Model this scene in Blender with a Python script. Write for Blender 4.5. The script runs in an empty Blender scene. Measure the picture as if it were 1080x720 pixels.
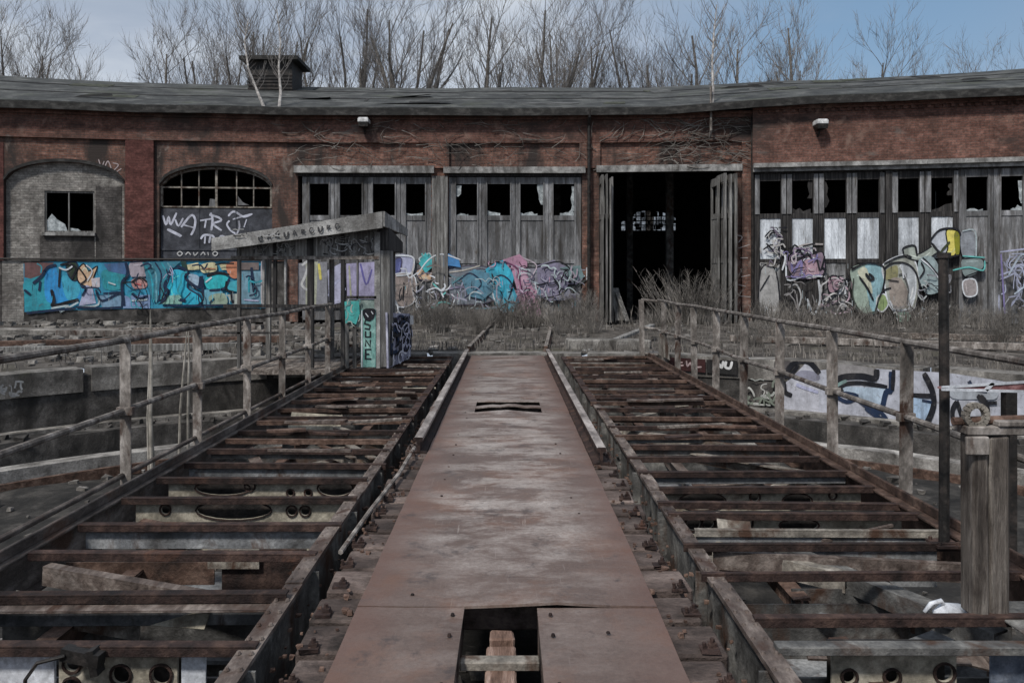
import bpy, bmesh, math, random
from mathutils import Vector, Matrix, noise as mnoise
R = math.radians
rnd = random.Random(7)
C = bpy.context.scene.collection
scene = bpy.context.scene
F_PX, VX, VY, EYE = 840.0, 535.0, 291.0, 1.49

# ------------------------------------------------------------------ helpers
def at(px, py, Y):
    """photo reading -> metric position at depth Y (used for measuring real sizes)"""
    return Vector(((px-VX)*Y/F_PX, Y, EYE-(py-VY)*Y/F_PX))
def X_at(px, Y): return (px-VX)*Y/F_PX
def Z_at(py, Y): return EYE-(py-VY)*Y/F_PX

class MB:
    def __init__(s): s.v=[]; s.f=[]; s.uv=[]; s.mi=[]; s.col=[]
    def add(s, pts, faces, mi=0, uvs=None, col=None):
        b=len(s.v); s.v += [tuple(p) for p in pts]
        if col: col=tuple(min(.72,c*1.30) if max(col)>.1 else c for c in col)
        for k,fc in enumerate(faces):
            s.f.append([b+i for i in fc]); s.mi.append(mi if not isinstance(mi,(list,tuple)) else mi[k])
            s.uv.append(uvs[k] if uvs else None); s.col.append(col)
        return s
    def box(s, x0,x1,y0,y1,z0,z1, mi=0, jit=0):
        p=[(x,y,z) for z in (z0,z1) for y in (y0,y1) for x in (x0,x1)]
        if jit: p=[(a+rnd.uniform(-jit,jit),b+rnd.uniform(-jit,jit),c+rnd.uniform(-jit,jit)) for a,b,c in p]
        return s.add(p, BOXF, mi)
    def hexa(s, p, mi=0): return s.add(p, BOXF, mi)
    def bar(s, p0,p1,w,h, up=(0,0,1), mi=0, taper=1.0):
        p0=Vector(p0); p1=Vector(p1); d=(p1-p0)
        if d.length<1e-6: return s
        d.normalize(); u=Vector(up)
        sd=d.cross(u)
        if sd.length<1e-4: sd=d.cross(Vector((0,1,0)))
        sd.normalize(); u=sd.cross(d).normalized()
        P=[]
        for q,t in ((p0,1.0),(p1,taper)):
            for a,b in ((-1,-1),(1,-1),(-1,1),(1,1)):
                P.append(q+sd*a*w*.5*t+u*b*h*.5*t)
        # order as box: z->q, y->b, x->a
        return s.add(P, BOXF, mi)
    def tube(s, pts, rad, n=6, mi=0, cap=True):
        pts=[Vector(p) for p in pts]; m=len(pts)
        if not isinstance(rad,(list,tuple)): rad=[rad]*m
        P=[]; ref=Vector((.31,.77,.55))
        for i,p in enumerate(pts):
            d=(pts[min(i+1,m-1)]-pts[max(i-1,0)])
            if d.length<1e-9: d=Vector((0,0,1))
            d.normalize(); a=d.cross(ref)
            if a.length<1e-3: a=d.cross(Vector((1,0,0)))
            a.normalize(); b=d.cross(a)
            for k in range(n):
                t=2*math.pi*k/n; P.append(p+(a*math.cos(t)+b*math.sin(t))*rad[i])
        Fs=[]
        for i in range(m-1):
            for k in range(n):
                k2=(k+1)%n; Fs.append((i*n+k,i*n+k2,(i+1)*n+k2,(i+1)*n+k))
        if cap: Fs.append(tuple(range(n))[::-1]); Fs.append(tuple((m-1)*n+k for k in range(n)))
        return s.add(P,Fs,mi)
    def cyl(s, p0,p1,r,n=14,mi=0): return s.tube([p0,p1],r,n,mi)
    def build(s, name, mats, parent=None, bevel=0, smooth=False, recalc=True):
        me=bpy.data.meshes.new(name); me.from_pydata(s.v,[],s.f)
        if not isinstance(mats,(list,tuple)): mats=[mats]
        for m in mats: me.materials.append(m)
        if any(s.mi): me.polygons.foreach_set('material_index', s.mi)
        if any(u for u in s.uv):
            L=me.uv_layers.new(name='UVMap'); i=0
            for p,u in zip(me.polygons,s.uv):
                for k,li in enumerate(p.loop_indices):
                    L.data[li].uv = u[k] if u else (0,0)
        if any(c for c in s.col):
            A=me.color_attributes.new('Col','FLOAT_COLOR','CORNER')
            for p,c in zip(me.polygons,s.col):
                for li in p.loop_indices: A.data[li].color=(c[0],c[1],c[2],1) if c else (0,0,0,1)
        if recalc or bevel:
            bm=bmesh.new(); bm.from_mesh(me)
            if bevel:
                bmesh.ops.remove_doubles(bm, verts=bm.verts, dist=1e-5)
                bmesh.ops.bevel(bm, geom=[e for e in bm.edges if len(e.link_faces)==2 and e.calc_face_angle(0)>.5], offset=bevel, segments=1, affect='EDGES', clamp_overlap=True)
            bmesh.ops.recalc_face_normals(bm, faces=bm.faces); bm.to_mesh(me); bm.free()
        if smooth: me.polygons.foreach_set('use_smooth',[True]*len(me.polygons))
        me.update()
        o=bpy.data.objects.new(name,me); C.objects.link(o)
        if parent is not None: o.parent=parent
        return o
BOXF=[(0,2,3,1),(4,5,7,6),(0,1,5,4),(2,6,7,3),(0,4,6,2),(1,3,7,5)]

def tag(o, label=None, cat=None, group=None, kind=None):
    if label: o['label']=label
    if cat: o['category']=cat
    if group: o['group']=group
    if kind: o['kind']=kind
    return o
def thing(name, label, cat, loc=(0,0,0), group=None, rz=0):
    o=bpy.data.objects.new(name,None); C.objects.link(o); o.location=loc; o.rotation_euler=(0,0,rz)
    o.empty_display_size=.2
    return tag(o,label,cat,group)
def copy_thing(src, loc, rz=0, sc=1.0, label=None):
    r=src.copy(); C.objects.link(r); r.location=loc; r.rotation_euler=(0,0,rz)
    r.scale=(sc,sc,sc) if not isinstance(sc,tuple) else sc
    if label: r['label']=label
    for ch in list(src.children):
        c=ch.copy(); C.objects.link(c); c.parent=r
        for g in ch.children:
            d=g.copy(); C.objects.link(d); d.parent=c
    return r

# ------------------------------------------------------------------ materials
def nodes(name):
    m=bpy.data.materials.new(name); m.use_nodes=True; nt=m.node_tree
    return m, nt, nt.nodes['Principled BSDF']
def _noise(nt, vec, scale, detail=6, rough=.6, dist=0.0):
    n=nt.nodes.new('ShaderNodeTexNoise'); n.inputs['Scale'].default_value=scale; n.inputs['Detail'].default_value=detail
    n.inputs['Roughness'].default_value=rough; n.inputs['Distortion'].default_value=dist; nt.links.new(vec,n.inputs['Vector']); return n
def _ramp(nt, fac, stops):
    r=nt.nodes.new('ShaderNodeValToRGB'); e=r.color_ramp.elements
    while len(e)<len(stops): e.new(.5)
    for k,(p,c) in enumerate(stops):
        e[k].position=p; e[k].color=(c[0],c[1],c[2],1) if isinstance(c,(tuple,list)) else (c,c,c,1)
    nt.links.new(fac,r.inputs[0]); return r
def _mix(nt, fac, a, b, mode='MIX'):
    m=nt.nodes.new('ShaderNodeMix'); m.data_type='RGBA'; m.blend_type=mode
    for s,v in ((m.inputs[0],fac),(m.inputs[6],a),(m.inputs[7],b)):
        if isinstance(v,(int,float)): s.default_value=v
        elif isinstance(v,(tuple,list)): s.default_value=(v[0],v[1],v[2],1)
        else: nt.links.new(v,s)
    return m.outputs[2]
def _vec(nt, stretch=(1,1,1), src='pos'):
    if src=='pos': g=nt.nodes.new('ShaderNodeNewGeometry').outputs['Position']
    else: g=nt.nodes.new('ShaderNodeTexCoord').outputs[src]
    mp=nt.nodes.new('ShaderNodeMapping'); mp.inputs['Scale'].default_value=stretch; nt.links.new(g,mp.inputs['Vector'])
    return mp.outputs[0]
def nmat(name, c0,c1,c2, scale=6, stretch=(1,1,1), rough=.85, metal=0, bump=.3, stain=None, spec=.3, rough_var=.1, fine=40, src='pos', speck=None, rnd_obj=0):
    """three-tone noise with grain, optional stains: list of (colour, scale, stretch, lo, hi)"""
    m,nt,b=nodes(name); v=_vec(nt,stretch,src)
    n=_noise(nt,v,scale,8,.62,.3); r=_ramp(nt,n.outputs[0],[(.30,tuple(c*.62 for c in c0)),(.5,c1),(.68,tuple(c*1.3 for c in c2))])
    col=r.outputs[0]
    g=_noise(nt,v,fine,4,.7); gr=_ramp(nt,g.outputs[0],[(.3,.58),(.7,1.35)])
    col=_mix(nt,.85,col,gr.outputs[0],'MULTIPLY')
    for sc,ss,st,lo,hi in (stain or []):
        sv=_vec(nt,st,src); sn=_noise(nt,sv,ss,7,.65,.4); sr=_ramp(nt,sn.outputs[0],[(lo,0.0),(hi,1.0)])
        col=_mix(nt,sr.outputs[0],col,sc)
    if rnd_obj:
        oi=nt.nodes.new('ShaderNodeObjectInfo'); mr=nt.nodes.new('ShaderNodeMapRange'); mr.inputs[3].default_value=1-rnd_obj; mr.inputs[4].default_value=1+rnd_obj
        nt.links.new(oi.outputs['Random'],mr.inputs[0])
        cv=nt.nodes.new('ShaderNodeCombineColor'); [nt.links.new(mr.outputs[0],cv.inputs[k]) for k in range(3)]
        col=_mix(nt,1.0,col,cv.outputs[0],'MULTIPLY')
    nt.links.new(col,b.inputs['Base Color'])
    rr=_ramp(nt,n.outputs[0],[(.3,max(0,rough-rough_var)),(.7,min(1,rough+rough_var))]); nt.links.new(rr.outputs[0],b.inputs['Roughness'])
    b.inputs['Metallic'].default_value=metal; b.inputs['Specular IOR Level'].default_value=spec
    if bump:
        bp=nt.nodes.new('ShaderNodeBump'); bp.inputs['Strength'].default_value=bump; bp.inputs['Distance'].default_value=.02
        ad=nt.nodes.new('ShaderNodeMath'); ad.operation='ADD'; nt.links.new(n.outputs[0],ad.inputs[0]); nt.links.new(g.outputs[0],ad.inputs[1])
        nt.links.new(ad.outputs[0],bp.inputs['Height']); nt.links.new(bp.outputs[0],b.inputs['Normal'])
    return m
def brickmat(name, a, b_, mortar, stains, bump=.5):
    m,nt,b=nodes(name)
    uv=nt.nodes.new('ShaderNodeUVMap'); uv.uv_map='UVMap'
    wob=_noise(nt,uv.outputs[0],3,3,.5); 
    br=nt.nodes.new('ShaderNodeTexBrick'); nt.links.new(uv.outputs[0],br.inputs['Vector'])
    br.inputs['Scale'].default_value=1; br.inputs['Brick Width'].default_value=.26; br.inputs['Row Height'].default_value=.078
    br.inputs['Mortar Size'].default_value=.007; br.inputs['Mortar Smooth'].default_value=.3; br.inputs['Bias'].default_value=-.1
    for k,c in (('Color1',a),('Color2',b_),('Mortar',mortar)): br.inputs[k].default_value=(c[0],c[1],c[2],1)
    pos=_vec(nt)
    n=_noise(nt,pos,1.1,8,.65,.5); n2=_noise(nt,_vec(nt,(1,1,1.8)),3.2,7,.7,.9); r0=_ramp(nt,n2.outputs[0],[(.30,.45),(.5,1.0),(.68,1.75)])
    r=_ramp(nt,n.outputs[0],[(.25,.42),(.5,.95),(.75,1.45)])
    br_c=_mix(nt,.8,br.outputs[0],r0.outputs[0],'MULTIPLY')
    col=_mix(nt,.85,br_c,r.outputs[0],'MULTIPLY')
    g=_noise(nt,pos,14,5,.7); gr=_ramp(nt,g.outputs[0],[(.3,.5),(.7,1.4)]); col=_mix(nt,.8,col,gr.outputs[0],'MULTIPLY')
    for sc,ss,st,lo,hi in stains:
        sv=_vec(nt,st); sn=_noise(nt,sv,ss,7,.65,.4); sr=_ramp(nt,sn.outputs[0],[(lo,0.0),(hi,1.0)]); col=_mix(nt,sr.outputs[0],col,sc)
    nt.links.new(col,b.inputs['Base Color']); b.inputs['Roughness'].default_value=.92; b.inputs['Specular IOR Level'].default_value=.2
    bp=nt.nodes.new('ShaderNodeBump'); bp.inputs['Strength'].default_value=bump; bp.inputs['Distance'].default_value=.02
    mm=nt.nodes.new('ShaderNodeMath'); mm.operation='SUBTRACT'; nt.links.new(g.outputs[0],mm.inputs[0]); nt.links.new(br.outputs['Fac'],mm.inputs[1])
    nt.links.new(mm.outputs[0],bp.inputs['Height']); nt.links.new(bp.outputs[0],b.inputs['Normal'])
    return m
def paintmat(name, wear=(.62,.72), wearcol=(.12,.11,.105)):
    """spray paint: colour from the mesh, chalky, flaking to the bare surface colour"""
    m,nt,b=nodes(name); a=nt.nodes.new('ShaderNodeVertexColor'); a.layer_name='Col'
    pos=_vec(nt); n=_noise(nt,pos,3.4,10,.78,.2); r=_ramp(nt,n.outputs[0],[(.32,.5),(.66,1.22)])
    col=_mix(nt,.9,a.outputs[0],r.outputs[0],'MULTIPLY')
    f=_noise(nt,pos,9,8,.75,.8); fr=_ramp(nt,f.outputs[0],[(wear[0],0.0),(wear[1],.85)])
    col=_mix(nt,fr.outputs[0],col,wearcol)
    st=_noise(nt,_vec(nt,(1,1,.12)),5,6,.7); sr=_ramp(nt,st.outputs[0],[(.5,0.0),(.8,.7)]); col=_mix(nt,sr.outputs[0],col,(.06,.055,.055))
    nt.links.new(col,b.inputs['Base Color']); b.inputs['Roughness'].default_value=.8; b.inputs['Specular IOR Level'].default_value=.25
    return m

M={}
M['plate']=None
M['rust_dark']=nmat('rust_dark',(.014,.009,.008),(.034,.020,.017),(.062,.038,.030),9,rough=.8,bump=.5,stain=[((.085,.040,.025),3,(1,1,1),.60,.72)],rnd_obj=.3)
M['rust_mid']=nmat('rust_mid',(.035,.021,.016),(.085,.050,.037),(.15,.10,.078),7,rough=.78,bump=.5,stain=[((.02,.015,.013),2.5,(1,1,1),.56,.7)],rnd_obj=.25)
M['web_grey']=nmat('web_grey',(.09,.092,.095),(.17,.175,.182),(.26,.265,.27),4,rough=.7,bump=.3,stain=[((.07,.042,.030),4,(1,1,.6),.54,.66),((.04,.036,.033),1.3,(1,1,1),.56,.7)],rnd_obj=.35)
M['steel_grey']=nmat('steel_grey',(.045,.043,.041),(.095,.093,.09),(.17,.165,.155),5,rough=.7,bump=.4,stain=[((.055,.030,.020),3,(1,1,.6),.52,.64)],rnd_obj=.25)
M['steel_pale']=nmat('steel_pale',(.085,.075,.065),(.20,.18,.155),(.33,.30,.26),6,rough=.75,bump=.4,stain=[((.07,.038,.025),4,(1,1,.7),.50,.62),((.03,.025,.02),1.7,(1,1,1),.6,.72)])
M['rail_grey']=nmat('rail_grey',(.07,.06,.053),(.17,.15,.135),(.29,.265,.245),9,stretch=(1,1,.5),rough=.8,bump=.4,stain=[((.05,.026,.018),6,(1,1,.5),.54,.66)],rnd_obj=.25)
M['flange']=nmat('flange',(.045,.032,.027),(.115,.090,.078),(.21,.178,.158),8,stretch=(1,.4,1),rough=.65,bump=.4,stain=[((.06,.035,.026),5,(1,.6,1),.52,.65)])
M['edge_steel']=nmat('edge_steel',(.03,.022,.019),(.075,.062,.055),(.15,.13,.118),6,stretch=(1,.5,1),rough=.7,bump=.4,stain=[((.07,.04,.028),4,(1,.6,1),.52,.66)])
M['sleeper']=nmat('sleeper',(.050,.036,.031),(.098,.073,.064),(.150,.118,.105),3.5,stretch=(.7,1.4,1),rough=.9,bump=.7,stain=[((.02,.016,.014),2.5,(1,1,1),.55,.68)],rnd_obj=.3)
M['timber']=nmat('timber',(.05,.04,.034),(.135,.115,.10),(.25,.225,.20),5,stretch=(4,4,.3),rough=.92,bump=.8,stain=[((.03,.022,.018),3,(1,1,.35),.55,.66)])
M['timber_y']=nmat('timber_y',(.07,.055,.045),(.18,.15,.13),(.30,.265,.235),5,stretch=(4,.5,4),rough=.92,bump=.8,stain=[((.04,.03,.025),3,(1,1,1),.55,.68)])
M['old_wood']=nmat('old_wood',(.08,.075,.07),(.17,.165,.158),(.28,.275,.265),4,stretch=(5,5,.3),rough=.9,bump=.6,stain=[((.06,.055,.052),2.5,(1,1,.25),.5,.66)],rnd_obj=.25)
M['door_grey']=nmat('door_grey',(.075,.074,.075),(.16,.16,.165),(.25,.252,.262),2.2,stretch=(2.2,2.2,.35),fine=22,rough=.85,bump=.3,stain=[((.055,.05,.046),2.2,(2,2,.25),.5,.68),((.09,.075,.06),4,(1,1,.6),.62,.72)],rnd_obj=.22)
M['door_dark']=nmat('door_dark',(.014,.0135,.0135),(.032,.030,.030),(.075,.07,.067),4,stretch=(6,6,.3),rough=.85,bump=.4)
M['panel_white']=nmat('panel_white',(.34,.36,.39),(.52,.55,.59),(.60,.63,.67),1.6,stretch=(2,2,.4),rough=.7,bump=.15,stain=[((.16,.155,.15),3,(2,2,.3),.56,.72)],fine=25,rnd_obj=.15)
M['panel_worn']=nmat('panel_worn',(.12,.12,.12),(.26,.26,.265),(.40,.405,.41),2.5,stretch=(2,2,.5),rough=.8,bump=.2,stain=[((.05,.048,.046),3,(2,2,.4),.46,.62)])
M['lintel']=nmat('lintel',(.13,.128,.124),(.25,.245,.238),(.36,.355,.345),3,rough=.9,bump=.4,stain=[((.07,.065,.06),2,(1,1,.3),.5,.66)])
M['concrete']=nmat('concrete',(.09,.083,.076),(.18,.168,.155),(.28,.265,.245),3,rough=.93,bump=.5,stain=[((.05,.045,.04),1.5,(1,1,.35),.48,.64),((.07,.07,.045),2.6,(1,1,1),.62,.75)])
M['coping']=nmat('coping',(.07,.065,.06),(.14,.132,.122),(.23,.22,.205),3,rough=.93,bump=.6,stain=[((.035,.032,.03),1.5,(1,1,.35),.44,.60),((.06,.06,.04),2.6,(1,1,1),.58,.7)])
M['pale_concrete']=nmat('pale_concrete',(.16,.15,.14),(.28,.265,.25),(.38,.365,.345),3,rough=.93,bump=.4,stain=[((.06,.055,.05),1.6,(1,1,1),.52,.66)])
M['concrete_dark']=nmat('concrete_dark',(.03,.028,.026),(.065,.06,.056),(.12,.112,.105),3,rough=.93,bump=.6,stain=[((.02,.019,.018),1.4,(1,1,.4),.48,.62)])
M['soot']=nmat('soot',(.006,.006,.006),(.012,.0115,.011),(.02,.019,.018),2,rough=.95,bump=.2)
M['roof']=nmat('roof',(.024,.025,.025),(.052,.054,.053),(.092,.094,.090),1.3,stretch=(1,1,1),rough=.9,bump=.4,stain=[((.050,.056,.036),.55,(1,1,1),.56,.74),((.15,.15,.148),.9,(.35,1.5,1),.58,.72),((.018,.018,.018),1.4,(.4,2,2),.58,.68)],fine=9)
M['roof_patch']=nmat('roof_patch',(.04,.04,.04),(.072,.073,.072),(.11,.11,.108),2,rough=.9,bump=.3)
M['moss']=nmat('moss',(.026,.028,.02),(.050,.054,.038),(.08,.084,.065),5,rough=.97,bump=.6)
M['fascia']=nmat('fascia',(.012,.012,.012),(.03,.029,.028),(.06,.058,.055),3,stretch=(1,1,2),rough=.9,bump=.4)
M['black_metal']=nmat('black_metal',(.008,.008,.008),(.018,.016,.015),(.04,.032,.028),8,rough=.6,bump=.3)
M['white_lamp']=nmat('white_lamp',(.45,.45,.45),(.6,.6,.6),(.68,.68,.67),6,rough=.5,bump=.1)
M['glass_dirty']=nmat('glass_dirty',(.16,.18,.19),(.32,.35,.36),(.48,.51,.52),7,rough=.35,bump=.1,spec=.5)
M['bark']=nmat('bark',(.07,.063,.056),(.125,.113,.102),(.18,.165,.15),6,rough=.95,bump=0)
M['bark_pale']=nmat('bark_pale',(.16,.15,.14),(.32,.30,.285),(.45,.43,.41),6,rough=.9,bump=0)
M['twig']=nmat('twig',(.095,.087,.082),(.165,.153,.145),(.235,.22,.21),3,rough=.95,bump=0)  # sky bleeding past thin twigs is put into this paler colour
M['dry']=nmat('dry',(.075,.067,.06),(.15,.137,.124),(.235,.215,.196),1.5,rough=.95,bump=0,fine=8)
M['dry_pale']=nmat('dry_pale',(.14,.125,.105),(.26,.24,.21),(.36,.335,.30),3,rough=.95,bump=0,fine=8)
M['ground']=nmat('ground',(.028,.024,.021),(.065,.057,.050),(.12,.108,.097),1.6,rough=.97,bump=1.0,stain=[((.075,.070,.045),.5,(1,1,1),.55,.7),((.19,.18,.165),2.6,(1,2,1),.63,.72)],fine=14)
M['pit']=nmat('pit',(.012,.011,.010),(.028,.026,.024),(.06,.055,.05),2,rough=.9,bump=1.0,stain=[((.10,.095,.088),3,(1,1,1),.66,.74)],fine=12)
M['stone']=nmat('stone',(.05,.045,.042),(.12,.11,.10),(.26,.245,.23),3,rough=.95,bump=.4)
M['hatch_wood']=nmat('hatch_wood',(.10,.055,.038),(.20,.125,.095),(.32,.23,.19),5,stretch=(4,.5,1),rough=.9,bump=.6)
M['white_paint']=nmat('white_paint',(.30,.31,.34),(.46,.48,.52),(.56,.58,.62),2,rough=.8,bump=.1,stain=[((.12,.11,.10),3,(1,1,.4),.55,.7)])
M['red_paint']=nmat('red_paint',(.07,.03,.03),(.16,.07,.07),(.28,.16,.16),12,rough=.6,bump=.2)
M['brick']=brickmat('brick',(.150,.072,.054),(.240,.128,.096),(.13,.115,.105),[((.045,.036,.033),.8,(1,1,.3),.47,.62),((.24,.20,.175),1.5,(1,1,.6),.60,.72),((.03,.027,.026),2.4,(.5,.5,3),.62,.74)])
M['brick_paint']=brickmat('brick_paint',(.098,.040,.035),(.128,.054,.047),(.085,.038,.034),[((.05,.028,.026),1.0,(1,1,.3),.55,.7)],bump=.3)
M['brick_frieze']=brickmat('brick_frieze',(.130,.064,.050),(.175,.092,.072),(.085,.068,.062),[((.045,.036,.033),.7,(.5,.5,1.2),.50,.68),((.20,.13,.105),2,(1,1,1),.57,.70),((.14,.125,.115),1.2,(.7,.7,1.6),.60,.72)],bump=.35)
M['brick_grey']=brickmat('brick_grey',(.21,.195,.18),(.29,.275,.255),(.16,.15,.14),[((.07,.062,.058),.7,(1,1,.5),.48,.62)])
M['brick_soot']=brickmat('brick_soot',(.085,.078,.074),(.12,.11,.104),(.07,.065,.062),[((.03,.028,.027),.9,(1,1,.6),.45,.62),((.20,.185,.17),2.2,(1,1,1),.64,.74)])
M['paint']=paintmat('spray_paint',(.57,.70),(.10,.105,.11))
M['paint_worn']=paintmat('spray_paint_worn',(.56,.70),(.10,.096,.093))
M['paint_pit']=paintmat('spray_paint_pit',(.56,.70),(.11,.105,.10))

def platemat():
    m,nt,b=nodes('rusty_plate')
    v=_vec(nt,(1,1,1)); n=_noise(nt,v,1.7,10,.68,.1)
    r=_ramp(nt,n.outputs[0],[(.25,(.070,.048,.040)),(.45,(.122,.086,.072)),(.68,(.160,.118,.101))]); col=r.outputs[0]
    g=_noise(nt,v,55,5,.75); gr=_ramp(nt,g.outputs[0],[(.3,.74),(.7,1.2)]); col=_mix(nt,.8,col,gr.outputs[0],'MULTIPLY')
    # orange rust blooms
    o=_noise(nt,v,1.3,9,.7,.1); orr=_ramp(nt,o.outputs[0],[(.50,0.0),(.66,.75)]); col=_mix(nt,orr.outputs[0],col,(.165,.086,.056))
    # pale scuffs, plus sky sheen on the bridge middle put into the colour, broken up by grain and scratches
    s=_noise(nt,_vec(nt,(.75,1.5,1)),2.0,12,.74,.15); sr=_ramp(nt,s.outputs[0],[(.45,0.0),(.53,.45),(.63,.95)])
    gb=_noise(nt,v,38,6,.8); gbr=_ramp(nt,gb.outputs[0],[(.33,.3),(.58,1.0)])
    sb=_mix(nt,1.0,sr.outputs[0],gbr.outputs[0],'MULTIPLY')
    sc=_noise(nt,_vec(nt,(1.2,26,1)),2.3,6,.7); scr=_ramp(nt,sc.outputs[0],[(.60,0.0),(.66,.55)])
    sc2=_noise(nt,_vec(nt,(34,1.0,1)),2.0,6,.7); scr2=_ramp(nt,sc2.outputs[0],[(.61,0.0),(.66,.5)])
    sb=_mix(nt,1.0,sb,scr.outputs[0],'LIGHTEN'); sb=_mix(nt,1.0,sb,scr2.outputs[0],'LIGHTEN')
    pos=nt.nodes.new('ShaderNodeNewGeometry'); sp=nt.nodes.new('ShaderNodeSeparateXYZ'); nt.links.new(pos.outputs['Position'],sp.inputs[0])
    mr=_ramp(nt,_map(nt,sp.outputs['Y'],3.2,13),[(0.0,.2),(.06,.4),(.16,.9),(.40,1.0),(.75,1.0),(1.0,.6)])
    edge=nt.nodes.new('ShaderNodeMath'); edge.operation='ABSOLUTE'; nt.links.new(sp.outputs['X'],edge.inputs[0])
    er=_ramp(nt,_map(nt,edge.outputs[0],.25,.68),[(0.0,1.0),(1.0,.12)])
    f=nt.nodes.new('ShaderNodeMath'); f.operation='MULTIPLY'; nt.links.new(sb,f.inputs[0]); nt.links.new(mr.outputs[0],f.inputs[1])
    f2=nt.nodes.new('ShaderNodeMath'); f2.operation='MULTIPLY'; nt.links.new(f.outputs[0],f2.inputs[0]); nt.links.new(er.outputs[0],f2.inputs[1])
    col=_mix(nt,f2.outputs[0],col,(.52,.465,.43))
    eb=_noise(nt,v,2.4,8,.7); en=nt.nodes.new('ShaderNodeMath'); en.operation='MULTIPLY_ADD'; nt.links.new(eb.outputs[0],en.inputs[0]); en.inputs[1].default_value=.55; nt.links.new(edge.outputs[0],en.inputs[2])
    ebr=_ramp(nt,_map(nt,en.outputs[0],.70,.98),[(0.0,0.0),(1.0,.55)]); col=_mix(nt,ebr.outputs[0],col,(.135,.070,.052))
    d=_noise(nt,v,3.1,10,.76,.1); dr=_ramp(nt,d.outputs[0],[(.56,0.0),(.64,.75)]); col=_mix(nt,dr.outputs[0],col,(.06,.047,.044))
    nt.links.new(col,b.inputs['Base Color'])
    rr=_ramp(nt,f2.outputs[0],[(0.0,.46),(.7,.24)]); nt.links.new(rr.outputs[0],b.inputs['Roughness']); b.inputs['Specular IOR Level'].default_value=.4
    bp=nt.nodes.new('ShaderNodeBump'); bp.inputs['Strength'].default_value=.3; bp.inputs['Distance'].default_value=.012
    ad=nt.nodes.new('ShaderNodeMath'); ad.operation='ADD'; nt.links.new(n.outputs[0],ad.inputs[0]); nt.links.new(g.outputs[0],ad.inputs[1])
    nt.links.new(ad.outputs[0],bp.inputs['Height']); nt.links.new(bp.outputs[0],b.inputs['Normal'])
    return m
def _map(nt, s, a, b):
    m=nt.nodes.new('ShaderNodeMapRange'); m.inputs[1].default_value=a; m.inputs[2].default_value=b; nt.links.new(s,m.inputs[0]); return m.outputs[0]
M['plate']=platemat()

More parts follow.
